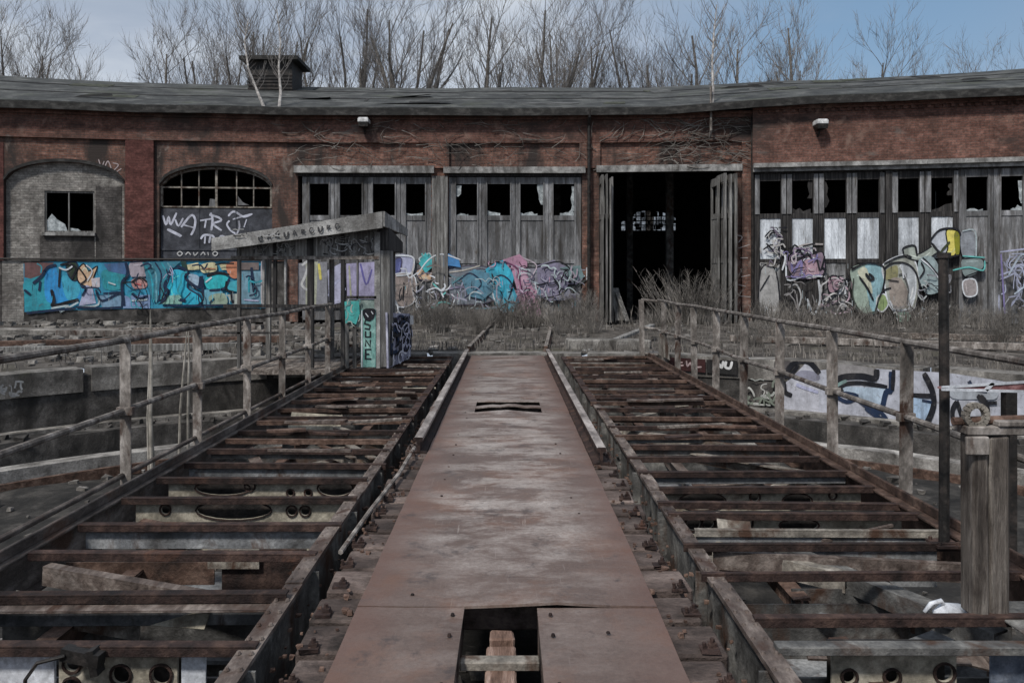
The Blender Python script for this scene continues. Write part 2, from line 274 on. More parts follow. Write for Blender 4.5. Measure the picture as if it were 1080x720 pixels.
# ------------------------------------------------------------------ paint strokes (graffiti)
def smooth_line(pts, sub=5, closed=False):
    n=len(pts)
    if n<3: return list(pts)
    out=[]
    rng=range(n) if closed else range(n-1)
    for i in rng:
        g=(lambda k: pts[k%n]) if closed else (lambda k: pts[max(0,min(n-1,k))])
        p0,p1,p2,p3=g(i-1),g(i),g(i+1),g(i+2)
        for k in range(sub):
            t=k/sub
            out.append(tuple(.5*((2*p1[j])+(-p0[j]+p2[j])*t+(2*p0[j]-5*p1[j]+4*p2[j]-p3[j])*t*t+(-p0[j]+3*p1[j]-3*p2[j]+p3[j])*t**3) for j in (0,1)))
    if not closed: out.append(pts[-1])
    return out
class Paint:
    """layers of fills and strokes on a surface; each layer stands a millimetre proud of the last"""
    def __init__(s, surf, origin=(0,0), k=1.0, base=.004):
        s.surf=surf; s.o=origin; s.k=k; s.mb=MB(); s.off=base
    def px(s,p): return (s.o[0]+p[0]/s.k, s.o[1]+p[1]/s.k)
    def crop(s, ox,oy,k): s.o=(ox,oy); s.k=k; return s
    edge=None; bold=1.0
    def fill(s, pts, col, smooth=False):
        P=[s.px(p) for p in pts]
        if smooth: P=smooth_line(P,4,True)
        # dice to ~ 6 px so that it follows curved walls
        bm=bmesh.new(); vs=[bm.verts.new((p[0],p[1],0)) for p in P]
        es=[bm.edges.new((vs[i],vs[(i+1)%len(vs)])) for i in range(len(vs))]
        bmesh.ops.triangle_fill(bm,use_beauty=True,edges=es)
        for _ in range(4):
            le=[e for e in bm.edges if e.calc_length()>9]
            if not le: break
            bmesh.ops.subdivide_edges(bm,edges=le,cuts=1)
            bmesh.ops.triangulate(bm,faces=[f for f in bm.faces if len(f.verts)>3])
        bm.verts.index_update()
        V=[s.surf(v.co.x,v.co.y,s.off) for v in bm.verts]; Fs=[[v.index for v in f.verts] for f in bm.faces]
        if Fs: s.mb.add(V,Fs,0,None,col)
        bm.free(); s.off+=.0012
        if s.edge and smooth and s.edge[0].random()<s.edge[1]:
            k=s.edge[0].randint(0,len(pts)-1); q=(pts[k:]+pts[:k])
            s.stroke(q,s.edge[2],s.edge[0].choice(s.edge[3]),closed=s.edge[0].random()<.5)
            # a spray highlight inside the form
            cx=sum(p[0] for p in pts)/len(pts); cy=sum(p[1] for p in pts)/len(pts)
            hl=[(cx+(p[0]-cx)*.62,cy+(p[1]-cy)*.62) for p in q[:max(2,len(q)//2)]]
            s.stroke(hl,s.edge[2]*.8,tuple(min(.6,c*1.6+.04) for c in col))
        return s
    def stroke(s, pts, w, col, sm=True, closed=False):
        P=[s.px(p) for p in pts]
        if closed and not sm: P=P+[P[0]]
        if sm: P=smooth_line(P,4,closed)
        if closed and sm: P=P+[P[0]]
        # resample
        Q=[P[0]]
        for a,b in zip(P,P[1:]):
            L=math.dist(a,b); m=max(1,int(L/7))
            for i in range(1,m+1): Q.append((a[0]+(b[0]-a[0])*i/m,a[1]+(b[1]-a[1])*i/m))
        V=[]; n=len(Q)
        for i,p in enumerate(Q):
            a=Q[max(0,i-1)]; b=Q[min(n-1,i+1)]; d=(b[0]-a[0],b[1]-a[1]); L=math.hypot(*d) or 1
            ww=w*s.bold*.5*(1 if 0<i<n-1 else .75)
            nx,ny=-d[1]/L*ww,d[0]/L*ww
            V.append(s.surf(p[0]+nx,p[1]+ny,s.off)); V.append(s.surf(p[0]-nx,p[1]-ny,s.off))
        s.mb.add(V,[(2*i,2*i+1,2*i+3,2*i+2) for i in range(n-1)],0,None,col); s.off+=.0009; return s
    def drips(s,x0,x1,y0,y1,count,cols,rg,L=9):
        for _ in range(count):
            x=rg.uniform(x0,x1); y=rg.uniform(y0,y1); s.stroke([(x,y),(x+rg.uniform(-.4,.4),y+rg.uniform(.3,1)*L)],rg.uniform(.35,.7),rg.choice(cols),sm=False)
        return s
    def scribble(s, x0,x1,y0,y1, count, w, cols, rg, size=9):
        for _ in range(count):
            cx,cy=rg.uniform(x0,x1),rg.uniform(y0,y1); n=rg.randint(3,6); a=rg.uniform(0,6.28)
            pts=[]
            for i in range(n):
                pts.append((cx,cy)); a+=rg.uniform(-1.4,1.4); cx+=math.cos(a)*size*rg.uniform(.4,1); cy+=math.sin(a)*size*rg.uniform(.4,1)
                cx=min(max(cx,x0),x1); cy=min(max(cy,y0),y1)
            s.stroke(pts,w*rg.uniform(.6,1.4),rg.choice(cols))
        return s
    def build(s,name,mat,parent): return s.mb.build(name,mat,parent,recalc=False)
K=(.012,.013,.018); NAVY=(.015,.03,.07); TEAL=(.03,.24,.30); CYAN=(.03,.36,.50); BLUE=(.03,.23,.50); WHT=(.50,.52,.55); LAV=(.32,.33,.45)
PINK=(.45,.26,.34); PEACH=(.52,.36,.24); YEL=(.55,.48,.12); ORNG=(.42,.17,.10); CREAM=(.52,.48,.30); AQUA=(.12,.40,.38); PALE=(.36,.42,.44); SAGE=(.24,.31,.24); PURP=(.16,.14,.28)

# ================================================================== THE ROUNDHOUSE
KN=[(-330,22.4),(-15,24.7),(147,25.45),(305,25.9),(462,26.0),(622,26.0),(793,25.55),(793.5,25.30),(940,24.65),(1110,23.7),(1400,21.6)]
KP=[Vector((X_at(p,y),y)) for p,y in KN]
KS=[0.0]
for a,b in zip(KP,KP[1:]): KS.append(KS[-1]+(b-a).length)
def seg_of(px):
    for i in range(len(KN)-1):
        if px<=KN[i+1][0]: return i
    return len(KN)-2
def W(px, off=0.0):
    """plan point of the facade under bearing px, `off` metres proud of it, and the run along the wall"""
    i=seg_of(px); a,b=KP[i],KP[i+1]; k=(px-VX)/F_PX; d=b-a
    t=(k*a.y-a.x)/(d.x-k*d.y) if abs(d.x-k*d.y)>1e-9 else 0
    n=Vector((d.y,-d.x)).normalized()
    p=a+d*t+n*off
    return p, KS[i]+(d.length)*t
def Wd(px): return W(px)[0].y
def zf(px,py): return Z_at(py,Wd(px))
def wall_surf(px,py,off): 
    p,_=W(px,off+wall_surf.base); return (p.x,p.y,zf(px,py))
wall_surf.base=0
def surf_at(base):
    def f(px,py,off):
        p,_=W(px,off+base); return (p.x,p.y,zf(px,py))
    return f
def wbox(mb, a,b,z0,z1,o0,o1, mi=0):
    """box on the facade between bearings a..b, split at the facet corners"""
    cuts=[a]+[k for k,_ in KN if a+1<k<b-1]+[b]
    for c0,c1 in zip(cuts,cuts[1:]):
        e=.02
        P=[];S=[]
        for z in (z0,z1):
            for o in (o0,o1):
                for c in (c0+e,c1-e):
                    p,s=W(c,o); P.append((p.x,p.y,z)); S.append((s,z,o))
        uv=[]
        for k,fc in enumerate(BOXF):
            if k<2: uv.append([(S[i][0],S[i][2]) for i in fc])
            else: uv.append([(S[i][0]+S[i][2],S[i][1]) for i in fc])
        mb.add(P,BOXF,mi,uv)
    return mb

house=thing('roundhouse','long derelict red brick engine shed with grey folding doors and graffiti along its base','building',(0,26,0))
def H(mb,name,mat,**k):
    o=mb.build(name,mat,house,**k); o.location=(0,-26,0); return o
def Hsub(mb,name,mat,parent,**k): return mb.build(name,mat,parent,**k)

EZ=6.72      # top of wall
PL=1.97      # plinth top
# --- main wall with its openings
wall=MB()
ARCH=[(4,131,4.36,5.08),(168,287,4.30,5.03)]
# bay outside left + arch bays
wbox(wall,-330,4,0,EZ,-.40,0); wbox(wall,131,168,0,EZ,-.40,0); wbox(wall,287,314,0,EZ,-.40,0)
for a,b,zs,zt in ARCH:
    N=14
    prev=None
    for i in range(N):
        p0=a+(b-a)*i/N; p1=a+(b-a)*(i+1)/N
        f=lambda p: zs+(zt-zs)*math.sqrt(max(0,1-((p-(a+b)/2)/((b-a)/2))**2*.98))
        P=[];S=[]
        for top in (0,1):
            for o in (-.40,0):
                for c in (p0,p1):
                    q,s=W(c,o); z=EZ if top else f(c); P.append((q.x,q.y,z)); S.append((s,z,o))
        uv=[[(S[j][0],S[j][2]) for j in fc] if k<2 else [(S[j][0]+S[j][2],S[j][1]) for j in fc] for k,fc in enumerate(BOXF)]
        wall.add(P,BOXF,0,uv)
wbox(wall,314,793,5.0,EZ,-.40,0)
for a,b in ((455,473),(614,632),(776,793)): wbox(wall,a,b,0,5.0,-.40,0)
wbox(wall,793.6,1400,5.0,EZ+.16,-.40,0)
for a,b in ((1087,1130),(1280,1400)): wbox(wall,a,b,0,5.0,-.40,0)
H(wall,'wall',M['brick'])
# the corner return where the right-hand shed stands forward
# --- frieze (projecting brick band) and pilasters
fr=MB()
wbox(fr,-330,793,zf(400,151),EZ-.002,0.003,.11); H(fr,'frieze',M['brick_frieze'])
fr=MB(); wbox(fr,793.6,1400,5.04,EZ+.155,0.003,.09); H(fr,'frieze',M['brick_frieze'])
co=MB()
wbox(co,-330,793,EZ-.17,EZ-.06,.112,.19); wbox(co,-330,793,EZ-.06,EZ+.02,.112,.26)
# dentils under the cornice of the left wing
x=-330
wbox(co,793.6,1400,EZ+.0,EZ+.07,.092,.17); wbox(co,793.6,1400,EZ+.07,EZ+.17,.092,.25)
H(co,'cornice',M['brick_frieze'])
den=MB(); p=800.0
while p<1395:
    wbox(den,p,p+4.2,EZ-.10,EZ-.003,.092,.15); p+=8.4
tag(H(den,'dentil_course',M['brick_frieze']))
for a,b,m in ((133,163,'brick_paint'),(-40,-12,'brick_paint'),(452,474,'brick'),(611,633,'brick'),(782,793,'brick')):
    pm=MB(); z0=PL if m=='brick_paint' else 4.995
    if a==782: z0=0
    wbox(pm,a,b,z0,zf(400,151)-.003,.003,.10); H(pm,'pilaster',M[m])
# lower pilasters between the door bays are boarded grey
for a,b in ((455.5,472.5),):
    pm=MB()
    n=4
    for i in range(n):
        wbox(pm,a+(b-a)*i/n+.15,a+(b-a)*(i+1)/n-.15,0,4.74,.004,.05+.02*(i%2))
    H(pm,'boarded_pier',M['old_wood'])
# painted left surroundings (smooth red) of arch bays
pp=MB()
wbox(pp,-12,4,PL,zf(100,153),.003,.02); H(pp,'painted_brick',M['brick_paint'])
# plinth under the arches
pl=MB(); wbox(pl,27.2,302,0,PL,.004,.13); H(pl,'plinth',M['concrete_dark'])
pl=MB(); wbox(pl,4,27,0,PL,.004,.125); H(pl,'pale_pier',M['brick_grey']); pl=MB(); wbox(pl,-330,3.8,0,PL,.004,.13); H(pl,'plinth',M['brick_soot'])
# a pipe along the top of the plinth
pi=MB(); pi.tube([(W(p,.17)[0].x,W(p,.17)[0].y,PL+.05) for p in range(-60,312,12)],.035,8); H(pi,'service_pipe',M['black_metal'])
# --- arch 1 : walled up with pale brick and a small window
a1=MB(); A,B,zs,zt=ARCH[0]
def arch_panel(mb,A,B,zs,zt,o0,o1,z0,hole=None,mi=0,N=18):
    f=lambda p: zs+(zt-zs)*math.sqrt(max(0,1-((p-(A+B)/2)/((B-A)/2))**2*.98))
    xs=sorted(set([A+(B-A)*i/N for i in range(N+1)]+([hole[0],hole[1]] if hole else [])))
    for p0,p1 in zip(xs,xs[1:]):
        spans=[(z0,None)]
        if hole and p0>=hole[0]-1e-6 and p1<=hole[1]+1e-6: spans=[(z0,hole[2]),(hole[3],None)]
        for za,zb in spans:
            P=[];S=[]
            for top in (0,1):
                for o in (o0,o1):
                    for c in (p0,p1):
                        q,s=W(c,o); z=za if not top else (f(c)+.02 if zb is None else zb)
                        P.append((q.x,q.y,z)); S.append((s,z,o))
            uv=[[(S[j][0],S[j][2]) for j in fc] if k<2 else [(S[j][0]+S[j][2],S[j][1]) for j in fc] for k,fc in enumerate(BOXF)]
            mb.add(P,BOXF,mi,uv)
HZ=(45,98,zf(70,245),zf(70,201))
arch_panel(a1,A+.4,B-.4,zs,zt,-.30,-.14,0,HZ); H(a1,'arch_infill',M['brick_grey'])
a1=MB(); wbox(a1,40,98,PL,HZ[2]-.105,-.139,-.128); wbox(a1,99.5,127,PL,4.35,-.139,-.128); H(a1,'sooty_brick',M['brick_soot'])
w=MB()
wbox(w,43.5,99.5,HZ[2]-.10,HZ[2]-.003,-.139,-.02); ws=H(w,'window_sill',M['lintel'])
w=MB()
for a in (45.3,69.8,96.3): wbox(w,a,a+1.4,HZ[2],HZ[3],-.22,-.17)
for z in (HZ[2],HZ[3]-.06): wbox(w,45.3,97.7,z+.002,z+.055,-.215,-.175)
wf=H(w,'window_frame',M['old_wood'])
g=MB()
def shard(mb,pts,surf,off):
    mb.add([surf(x,y,off) for x,y in pts],[tuple(range(len(pts)))])
shard(g,[(46,244),(46,233),(52,225),(58,231),(66,236),(69,244)],surf_at(-.2),0); shard(g,[(72,244),(71.5,240),(80,241),(84,244)],surf_at(-.2),0)
g2=g.build('glass_shard',M['glass_dirty'],wf); 
# dark soot side of the infill
# --- arch rings
for A,B,zs,zt in ARCH:
    ar=MB(); N=20
    f=lambda p: zs+(zt-zs)*math.sqrt(max(0,1-((p-(A+B)/2)/((B-A)/2))**2*.98))
    for i in range(N):
        p0=A+(B-A)*i/N; p1=A+(B-A)*(i+1)/N; P=[]
        for top in (0,1):
            for o in (.003,.05):
                for c in (p0,p1):
                    q,s=W(c,o); P.append((q.x,q.y,f(c)+(.10 if top else -.0)))
        ar.add(P,BOXF,0,[[(0,0)]*4]*6)
    H(ar,'arch_ring',M['fascia'])
# --- arch 2: iron glazed lunette above boarded door
A,B,zs,zt=ARCH[1]
f2=lambda p: zs+(zt-zs)*math.sqrt(max(0,1-((p-(A+B)/2)/((B-A)/2))**2*.98))
zb=zf(228,218)
lun=MB()
N=20
for i in range(N):
    p0=A+1+(B-A-2)*i/N; p1=A+1+(B-A-2)*(i+1)/N
    q0=W(p0,-.16)[0]; q1=W(p1,-.16)[0]
    lun.bar((q0.x,q0.y,f2(p0)-.05),(q1.x,q1.y,f2(p1)-.05),.08,.10,(0,1,0))
for p,w_ in ((169,2),(190,1.1),(208.5,1.1),(227,2.4),(248.5,1.1),(266.5,1.1),(285,2)): wbox(lun,p-w_/2,p+w_/2,zb,f2(min(max(p,A+1.5),B-1.5))-.02,-.20,-.13)
for z in (zb,zf(228,197.5)): wbox(lun,A+1.5,B-1.5,z-.025,z+.025,-.19,-.125)
lunette=H(lun,'arched_window',M['steel_pale'])
g=MB()
shard(g,[(249.5,216),(249.5,206),(255,213),(262,216)],surf_at(-.16),0); shard(g,[(219,217),(220,209),(226,210),(226,217)],surf_at(-.16),0)
g.build('glass_shard',M['door_grey'],lunette)
dp=MB()
wbox(dp,A+.5,B-.5,PL,zb-.06,-.20,-.12)
for p in (209,248): wbox(dp,p-.5,p+.5,PL,zb-.07,-.119,-.10)
wbox(dp,A+.5,B-.5,zf(228,263)-.03,zf(228,263)+.03,-.119,-.09)
H(dp,'boarded_door',nmat('slate_paint',(.028,.030,.038),(.050,.053,.064),(.075,.079,.092),3,rough=.8,bump=.2))
tg=Paint(surf_at(-.119),(160,170),7.2)
T=(.42,.43,.50)
for pts,w_ in ((([(75,410),(100,480),(120,420),(135,480),(180,390)]),3),(([(170,440),(195,490),(230,430)]),2.6),(([(215,500),(290,410),(322,440),(315,510),(290,560)]),3.2),(([(225,480),(320,505)]),2.4),
    (([(360,450),(450,435)]),3),(([(405,445),(395,505)]),3.2),(([(440,390),(455,440),(445,525)]),3.2),(([(430,405),(500,425),(520,450),(460,475),(525,525)]),3),
    (([(585,450),(565,480),(600,530),(640,545),(660,500),(655,450)]),2.6),(([(575,415),(620,380),(690,420),(755,400)]),3),(([(610,440),(730,405),(760,400)]),2.2),(([(715,440),(695,500)]),2.2),
    (([(110,515),(200,560),(215,572)]),4),(([(365,590),(390,560),(440,560)]),3),(([(400,570),(395,625)]),3),(([(430,620),(445,560),(480,600),(475,630)]),3),(([(500,625),(520,570),(560,590),(560,625)]),4),(([(580,590),(640,560),(640,620),(580,625)]),4)):
    tg.stroke(pts,w_*.75,T)
tg.crop(160,170,7.2)
for pts in ([(185,700),(205,685),(225,700),(205,718),(185,700)],[(250,710),(270,690),(290,712)],[(310,690),(320,715),(345,690)],[(365,712),(385,690),(400,712)],[(420,690),(425,715)],[(455,700),(475,685),(495,700),(475,718),(455,700)]):
    tg.stroke(pts,1.2,(.4,.4,.4))
o=tg.build('graffiti_tag',M['paint'],house); o.location=(0,-26,0)
tg=Paint(surf_at(.004),(0,0),1)   # scrawl left of the arch ring
for pts in ([(104,168),(107,176),(110,170)],[(110,178),(114,170),(118,180)],[(119,172),(125,174),(120,180)],[(122,182),(128,178)]): tg.stroke(pts,1.1,(.36,.30,.30))
o=tg.build('graffiti_tag',M['paint_worn'],house); o.location=(0,-26,0)

# --- door bays
def door_leaf(a,b,style='grey',ang=None,zt=4.72,seed=0,shards=True,wz=(3.47,4.50),win=None,panel=None,low=None):
    """one folding door leaf: stiles and rails, glazed top light, boarded panel"""
    mm='door_grey' if style=='grey' else 'door_dark'
    zt0=.06
    wa,wb=win if win else (a+(b-a)*.27,b-(b-a)*.27)
    st=MB(); o0,o1=-.16,-.08
    wbox(st,a+.25,wa,zt0,zt,o0,o1); wbox(st,wb,b-.25,zt0,zt,o0,o1)
    wbox(st,wa+.03,wb-.03,wz[1],zt,o0,o1-.004); wbox(st,wa+.03,wb-.03,wz[0]-.16,wz[0],o0,o1-.004); wbox(st,wa+.03,wb-.03,zt0,zt0+.25,o0,o1-.004); wbox(st,wa+.03,wb-.03,1.9,2.03,o0,o1-.004)
    # bead strips that catch the light on either side of the opening
    wbox(st,wa-1.5,wa-.2,zt0,zt-.02,o1+.001,o1+.03); wbox(st,wb+.2,wb+1.5,zt0,zt-.02,o1+.001,o1+.03)
    leaf=H(st,'door_leaf',M[mm])
    pa=MB(); k=3
    for i in range(k):
        x0=wa+(wb-wa)*i/k; x1=wa+(wb-wa)*(i+1)/k
        wbox(pa,x0+.08,x1-.08,2.032,wz[0]-.162,o0+.01,o1-.03-.004*(i%2)); wbox(pa,x0+.08,x1-.08,zt0+.252,1.898,o0+.01,o1-.03-.004*((i+1)%2),1)
    pa.build('panel',[M[panel] if panel else M[mm],M[low] if low else M[mm]],leaf)
    if shards:
        rg=random.Random(seed); g=MB(); s=surf_at(-.13); y0=291-(wz[0]-EYE)*F_PX/Wd((a+b)/2); y1=291-(wz[1]-EYE)*F_PX/Wd((a+b)/2)
        h=y0-y1; ww=wb-wa
        def jag(n_,fx): return [fx(k/n_,rg.uniform(.2,1)) for k in range(n_+1)]
        if rg.random()<(.75 if style=='grey' else .5):
            t=rg.uniform(.06,.22); n_=rg.randint(3,6); sl_=rg.choice((-1,0,1)); f_=rg.uniform(.5,1)
            x0_,x1_=(wa+.2,wa+.2+(ww-.4)*f_) if sl_>=0 else (wb-.2-(ww-.4)*f_,wb-.2)
            top=jag(n_,lambda u,r_:(x0_+(x1_-x0_)*u,y0-h*t*r_*(1+sl_*(.5-u)))); g_=[(x0_,y0)]+top+[(x1_,y0)]
            for q0,q1 in zip(top,top[1:]): shard(g,[(q0[0],y0),q0,q1,(q1[0],y0)],s,0)
        if rg.random()<.35:
            sd=rg.random()<.5; xe=wa+.2 if sd else wb-.2; sgn=1 if sd else -1; n_=4; ln_=rg.uniform(.3,.8); st_=rg.uniform(0,.2)
            pr=jag(n_,lambda u,r_:(xe+sgn*ww*.26*r_,y1+h*(st_+ln_*u)))
            for q0,q1 in zip(pr,pr[1:]): shard(g,[(xe,q0[1]),q0,q1,(xe,q1[1])],s,.004)
        if g.f: g.build('glass_shard',M['glass_dirty'] if style=='grey' else M['door_dark'],leaf)
    return leaf
for i,(a,b,w_) in enumerate(((318,352,(326,346)),(352,387,(358,381)),(387,422,(393,416)),(422,455,(428,448)))): door_leaf(a,b,seed=i+2,win=w_,shards=i in(0,3))
for i,(a,b,w_) in enumerate(((473,508,(481,503)),(508,543.5,(514,538)),(543.5,579,(549,573)),(579,613.5,(584,606)))): door_leaf(a,b,seed=[4,1,11,12][i],win=w_)
RL=((796,830,(802,824)),(830,864,(836,858)),(864,899,(870,893)),(899,934,(905,928)),(941,976,(948,970)),(976,1012,(983,1006)),(1012,1049,(1020,1043)),(1049,1086,(1057,1080)))
for i,(a,b,w_) in enumerate(RL): door_leaf(a,b,style='grey' if i>5 else 'dark',seed=20+i,win=w_,panel='panel_white' if i<6 else 'door_grey',low='panel_worn' if i in(0,2) else 'door_dark' if i<6 else 'door_grey',zt=4.74)
for i in range(4): door_leaf(1130+i*37,1167+i*37,style='grey',seed=40+i)
pm=MB(); wbox(pm,934.3,940.7,0,4.74,-.16,.02); H(pm,'door_post',M['door_dark'])
# pale stiles beside the right windows (upper, lighter strips)
for (a,b,w_) in RL[:6]:
    for c0,c1 in ((a+.6,w_[0]-.6),(w_[1]+.6,b-.6)): us=MB(); wbox(us,c0,c1,3.45,4.70,-.079,-.045); H(us,'upper_stile',M['door_grey'])
# frames behind top light row / head rails
for a,b in ((314,455),(473,614),(796,1086),(1130,1280)):
    hd=MB(); wbox(hd,a,b,4.745,4.85,-.18,-.04); H(hd,'door_head',M['door_dark'])
# lintels
for a,b,z0,z1 in ((311,458,4.80,5.06),(468,617,4.80,5.03),(629,782,4.82,5.07)):
    l=MB(); wbox(l,a,b,z0+.03,z1,.004,.16); H(l,'lintel',M['lintel'])
l=MB(); wbox(l,794,1100,4.90,5.035,.004,.22); wbox(l,794,1100,4.78,4.895,.004,.10); H(l,'lintel',M['lintel'])
# --- open bay: folded leaves standing out of the opening and torn boards
def leaf_edge(px, depth, tilt, z1=4.70, th=.07, mat='old_wood', zb=.03, inward=.15):
    q=W(px,0)[0]; m=MB()
    d=Vector((math.sin(tilt),-math.cos(tilt)))
    a=q-d*inward; b=q+d*depth; s=Vector((-d.y,d.x))*th*.5
    def pc(p0,p1,z0,z1_):
        P=[]
        for z in (z0,z1_):
            for p in (p0,p1):
                for sg in (-1,1): P.append((p.x+s.x*sg,p.y+s.y*sg,z))
        m.hexa(P)
    ab=b-a
    pc(a,a+ab*.12,zb,z1); pc(a+ab*.88,b,zb,z1)
    for u,v in ((zb+.001,.35),(1.9,2.05),(3.3,3.47),(z1-.25,z1-.001)): pc(a+ab*.121,a+ab*.879,u,v)
    s=s*.5
    pc(a+ab*.122,a+ab*.878,.352,1.898)
    pc(a+ab*.122,a+ab*.878,2.052,3.298)
    o=H(m,'door_leaf',M[mat]); tag(o,'door leaf folded back edge-on beside the open doorway'); return o
leaf_edge(633.5,.75,R(-2)); leaf_edge(637,.9,R(-1),th=.05); leaf_edge(640.5,.8,R(0),z1=4.55,th=.05); leaf_edge(643.5,.5,R(1),z1=4.66,th=.05)
leaf_edge(752,.55,R(4),z1=4.6,th=.06); leaf_edge(757,.8,R(2)); leaf_edge(763,.85,R(0),z1=4.66); leaf_edge(769,.7,R(2),th=.08); leaf_edge(773.5,.5,R(-10),th=.06)
# interior
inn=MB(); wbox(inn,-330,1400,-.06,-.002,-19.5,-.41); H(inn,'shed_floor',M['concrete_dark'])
def Wv(px,off): return W(px,off)[0]
# back wall with arched window opposite the open bay: plain straight wall at Y=44.5
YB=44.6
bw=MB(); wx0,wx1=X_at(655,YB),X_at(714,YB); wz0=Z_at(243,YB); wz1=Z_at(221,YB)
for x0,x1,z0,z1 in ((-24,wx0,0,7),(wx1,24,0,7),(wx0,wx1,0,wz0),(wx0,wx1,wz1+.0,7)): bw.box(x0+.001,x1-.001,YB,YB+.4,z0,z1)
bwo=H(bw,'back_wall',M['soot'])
bars=MB()
n=11
for i in range(n+1):
    x=wx0+(wx1-wx0)*i/n
    if i in (2,): bars.box(x-.03,x+.03,YB+.1,YB+.16,wz0+.35,wz1)
    else: bars.box(x-.03,x+.03,YB+.1,YB+.16,wz0,wz1)
for z in (wz0+.3,wz0+.55,wz0+.8,): bars.box(wx0,wx1,YB+.095,YB+.15,z-.03,z+.03)
# arched head and broken infill
for i in range(10):
    u0=i/10; u1=(i+1)/10; f=lambda u: wz1-.05-.42*(abs(u-.5)*2)**2.2-(.25 if u<.3 else 0)
    bars.hexa([(wx0+(wx1-wx0)*u,YB+y,z) for z,uu in ((0,0),(1,1)) for y in (.18,.24) for u in (u0,u1)] if False else
      [(wx0+(wx1-wx0)*u0,YB+.18,f(u0)),(wx0+(wx1-wx0)*u1,YB+.18,f(u1)),(wx0+(wx1-wx0)*u0,YB+.24,f(u0)),(wx0+(wx1-wx0)*u1,YB+.24,f(u1)),
       (wx0+(wx1-wx0)*u0,YB+.18,wz1+.1),(wx0+(wx1-wx0)*u1,YB+.18,wz1+.1),(wx0+(wx1-wx0)*u0,YB+.24,wz1+.1),(wx0+(wx1-wx0)*u1,YB+.24,wz1+.1)])
rg=random.Random(3)
for _ in range(16):
    u=rg.uniform(0,.95); z=rg.uniform(wz0,wz1-.25); bars.box(wx0+(wx1-wx0)*u,wx0+(wx1-wx0)*u+rg.uniform(.08,.3),YB+.17,YB+.175,z,z+rg.uniform(.08,.3))
bwn=bars.build('back_window',M['soot'],bwo)
gm,gnt,gb_=nodes('sooty_glass'); gb_.inputs['Base Color'].default_value=(.05,.05,.05,1); gb_.inputs['Roughness'].default_value=.6
gtr=gnt.nodes.new('ShaderNodeBsdfTransparent'); gmx=gnt.nodes.new('ShaderNodeMixShader'); gnn=_noise(gnt,_vec(gnt),3.0,6,.7); grr=_ramp(gnt,gnn.outputs[0],[(.40,.2),(.60,.7)])
gnt.links.new(grr.outputs[0],gmx.inputs[0]); gnt.links.new(gb_.outputs[0],gmx.inputs[1]); gnt.links.new(gtr.outputs[0],gmx.inputs[2]); gnt.links.new(gmx.outputs[0],gnt.nodes['Material Output'].inputs['Surface'])
m=MB(); m.box(wx0,wx1,YB+.30,YB+.304,wz0,wz1); m.build('pane',gm,bwn)
# inner posts
for px,y in ((706,30),(588,36),(664,35)):
    c=MB(); x=X_at(px,y); c.box(x-.13,x+.13,y-.13,y+.13,0,8); H(c,'inner_post',M['steel_grey'])
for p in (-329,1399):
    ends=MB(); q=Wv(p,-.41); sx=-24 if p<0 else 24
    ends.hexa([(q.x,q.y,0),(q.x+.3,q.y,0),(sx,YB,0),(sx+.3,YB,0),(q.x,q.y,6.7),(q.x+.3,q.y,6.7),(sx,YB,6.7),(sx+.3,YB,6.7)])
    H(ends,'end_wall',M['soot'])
# --- roof: front slope, rear slope
roof=MB()
pxs=[-330,-170,-15,60,147,225,305,380,462,540,622,700,793.6,860,940,1020,1110,1250,1400]
RZ=9.32; RD=7.2
def eave_z(p): return EZ+.17+.17*min(1,max(0,(p-700)/160))
rows=[]
for p in pxs:
    k_=.12 if p==793.6 else 0
    e=Wv(p,.46-k_); m=Wv(p,-2.5-k_); r=Wv(p,-RD-k_); sag=-.025*math.sin(p*.02)+.015*math.sin(p*.051)
    ez=eave_z(p)+.012*math.sin(p*.033)
    rows.append([(e.x,e.y,ez),(m.x,m.y,ez+(RZ-ez)*.39+sag*.7),(r.x,r.y,RZ+sag),(r.x*1.0,YB+.6,6.4)])
V=[];Fs=[]
for r_ in rows: V+=r_
for i in range(len(rows)-1):
    for j in range(3): Fs.append((i*4+j,(i+1)*4+j,(i+1)*4+j+1,i*4+j+1))
nb=len(V); V+=[(x,y,z-.14) for x,y,z in V]
Fs+= [tuple(i+nb for i in f) for f in list(Fs)]
for i in range(len(rows)-1):
    Fs.append((i*4,(i+1)*4,(i+1)*4+nb,i*4+nb)); Fs.append((i*4+3,(i+1)*4+3,(i+1)*4+3+nb,i*4+3+nb))
roof.add(V,Fs); roof_o=H(roof,'roof',M['roof'])
fa=MB()
for (a,b) in zip(pxs,pxs[1:]):
    if b-a<1: continue
    for o,z0,z1 in ((.40,-.25,-.02),):
        P=[]
        for zz in (z0,z1):
            for oo in (o,o+.075):
                for c in (a+.05,b-.05):
                    q=Wv(c,oo); P.append((q.x,q.y,eave_z(c if c!=b else b-1)+.012*math.sin(c*.033)+zz-.005))
        fa.hexa(P)
fa.build('fascia',M['fascia'],roof_o)
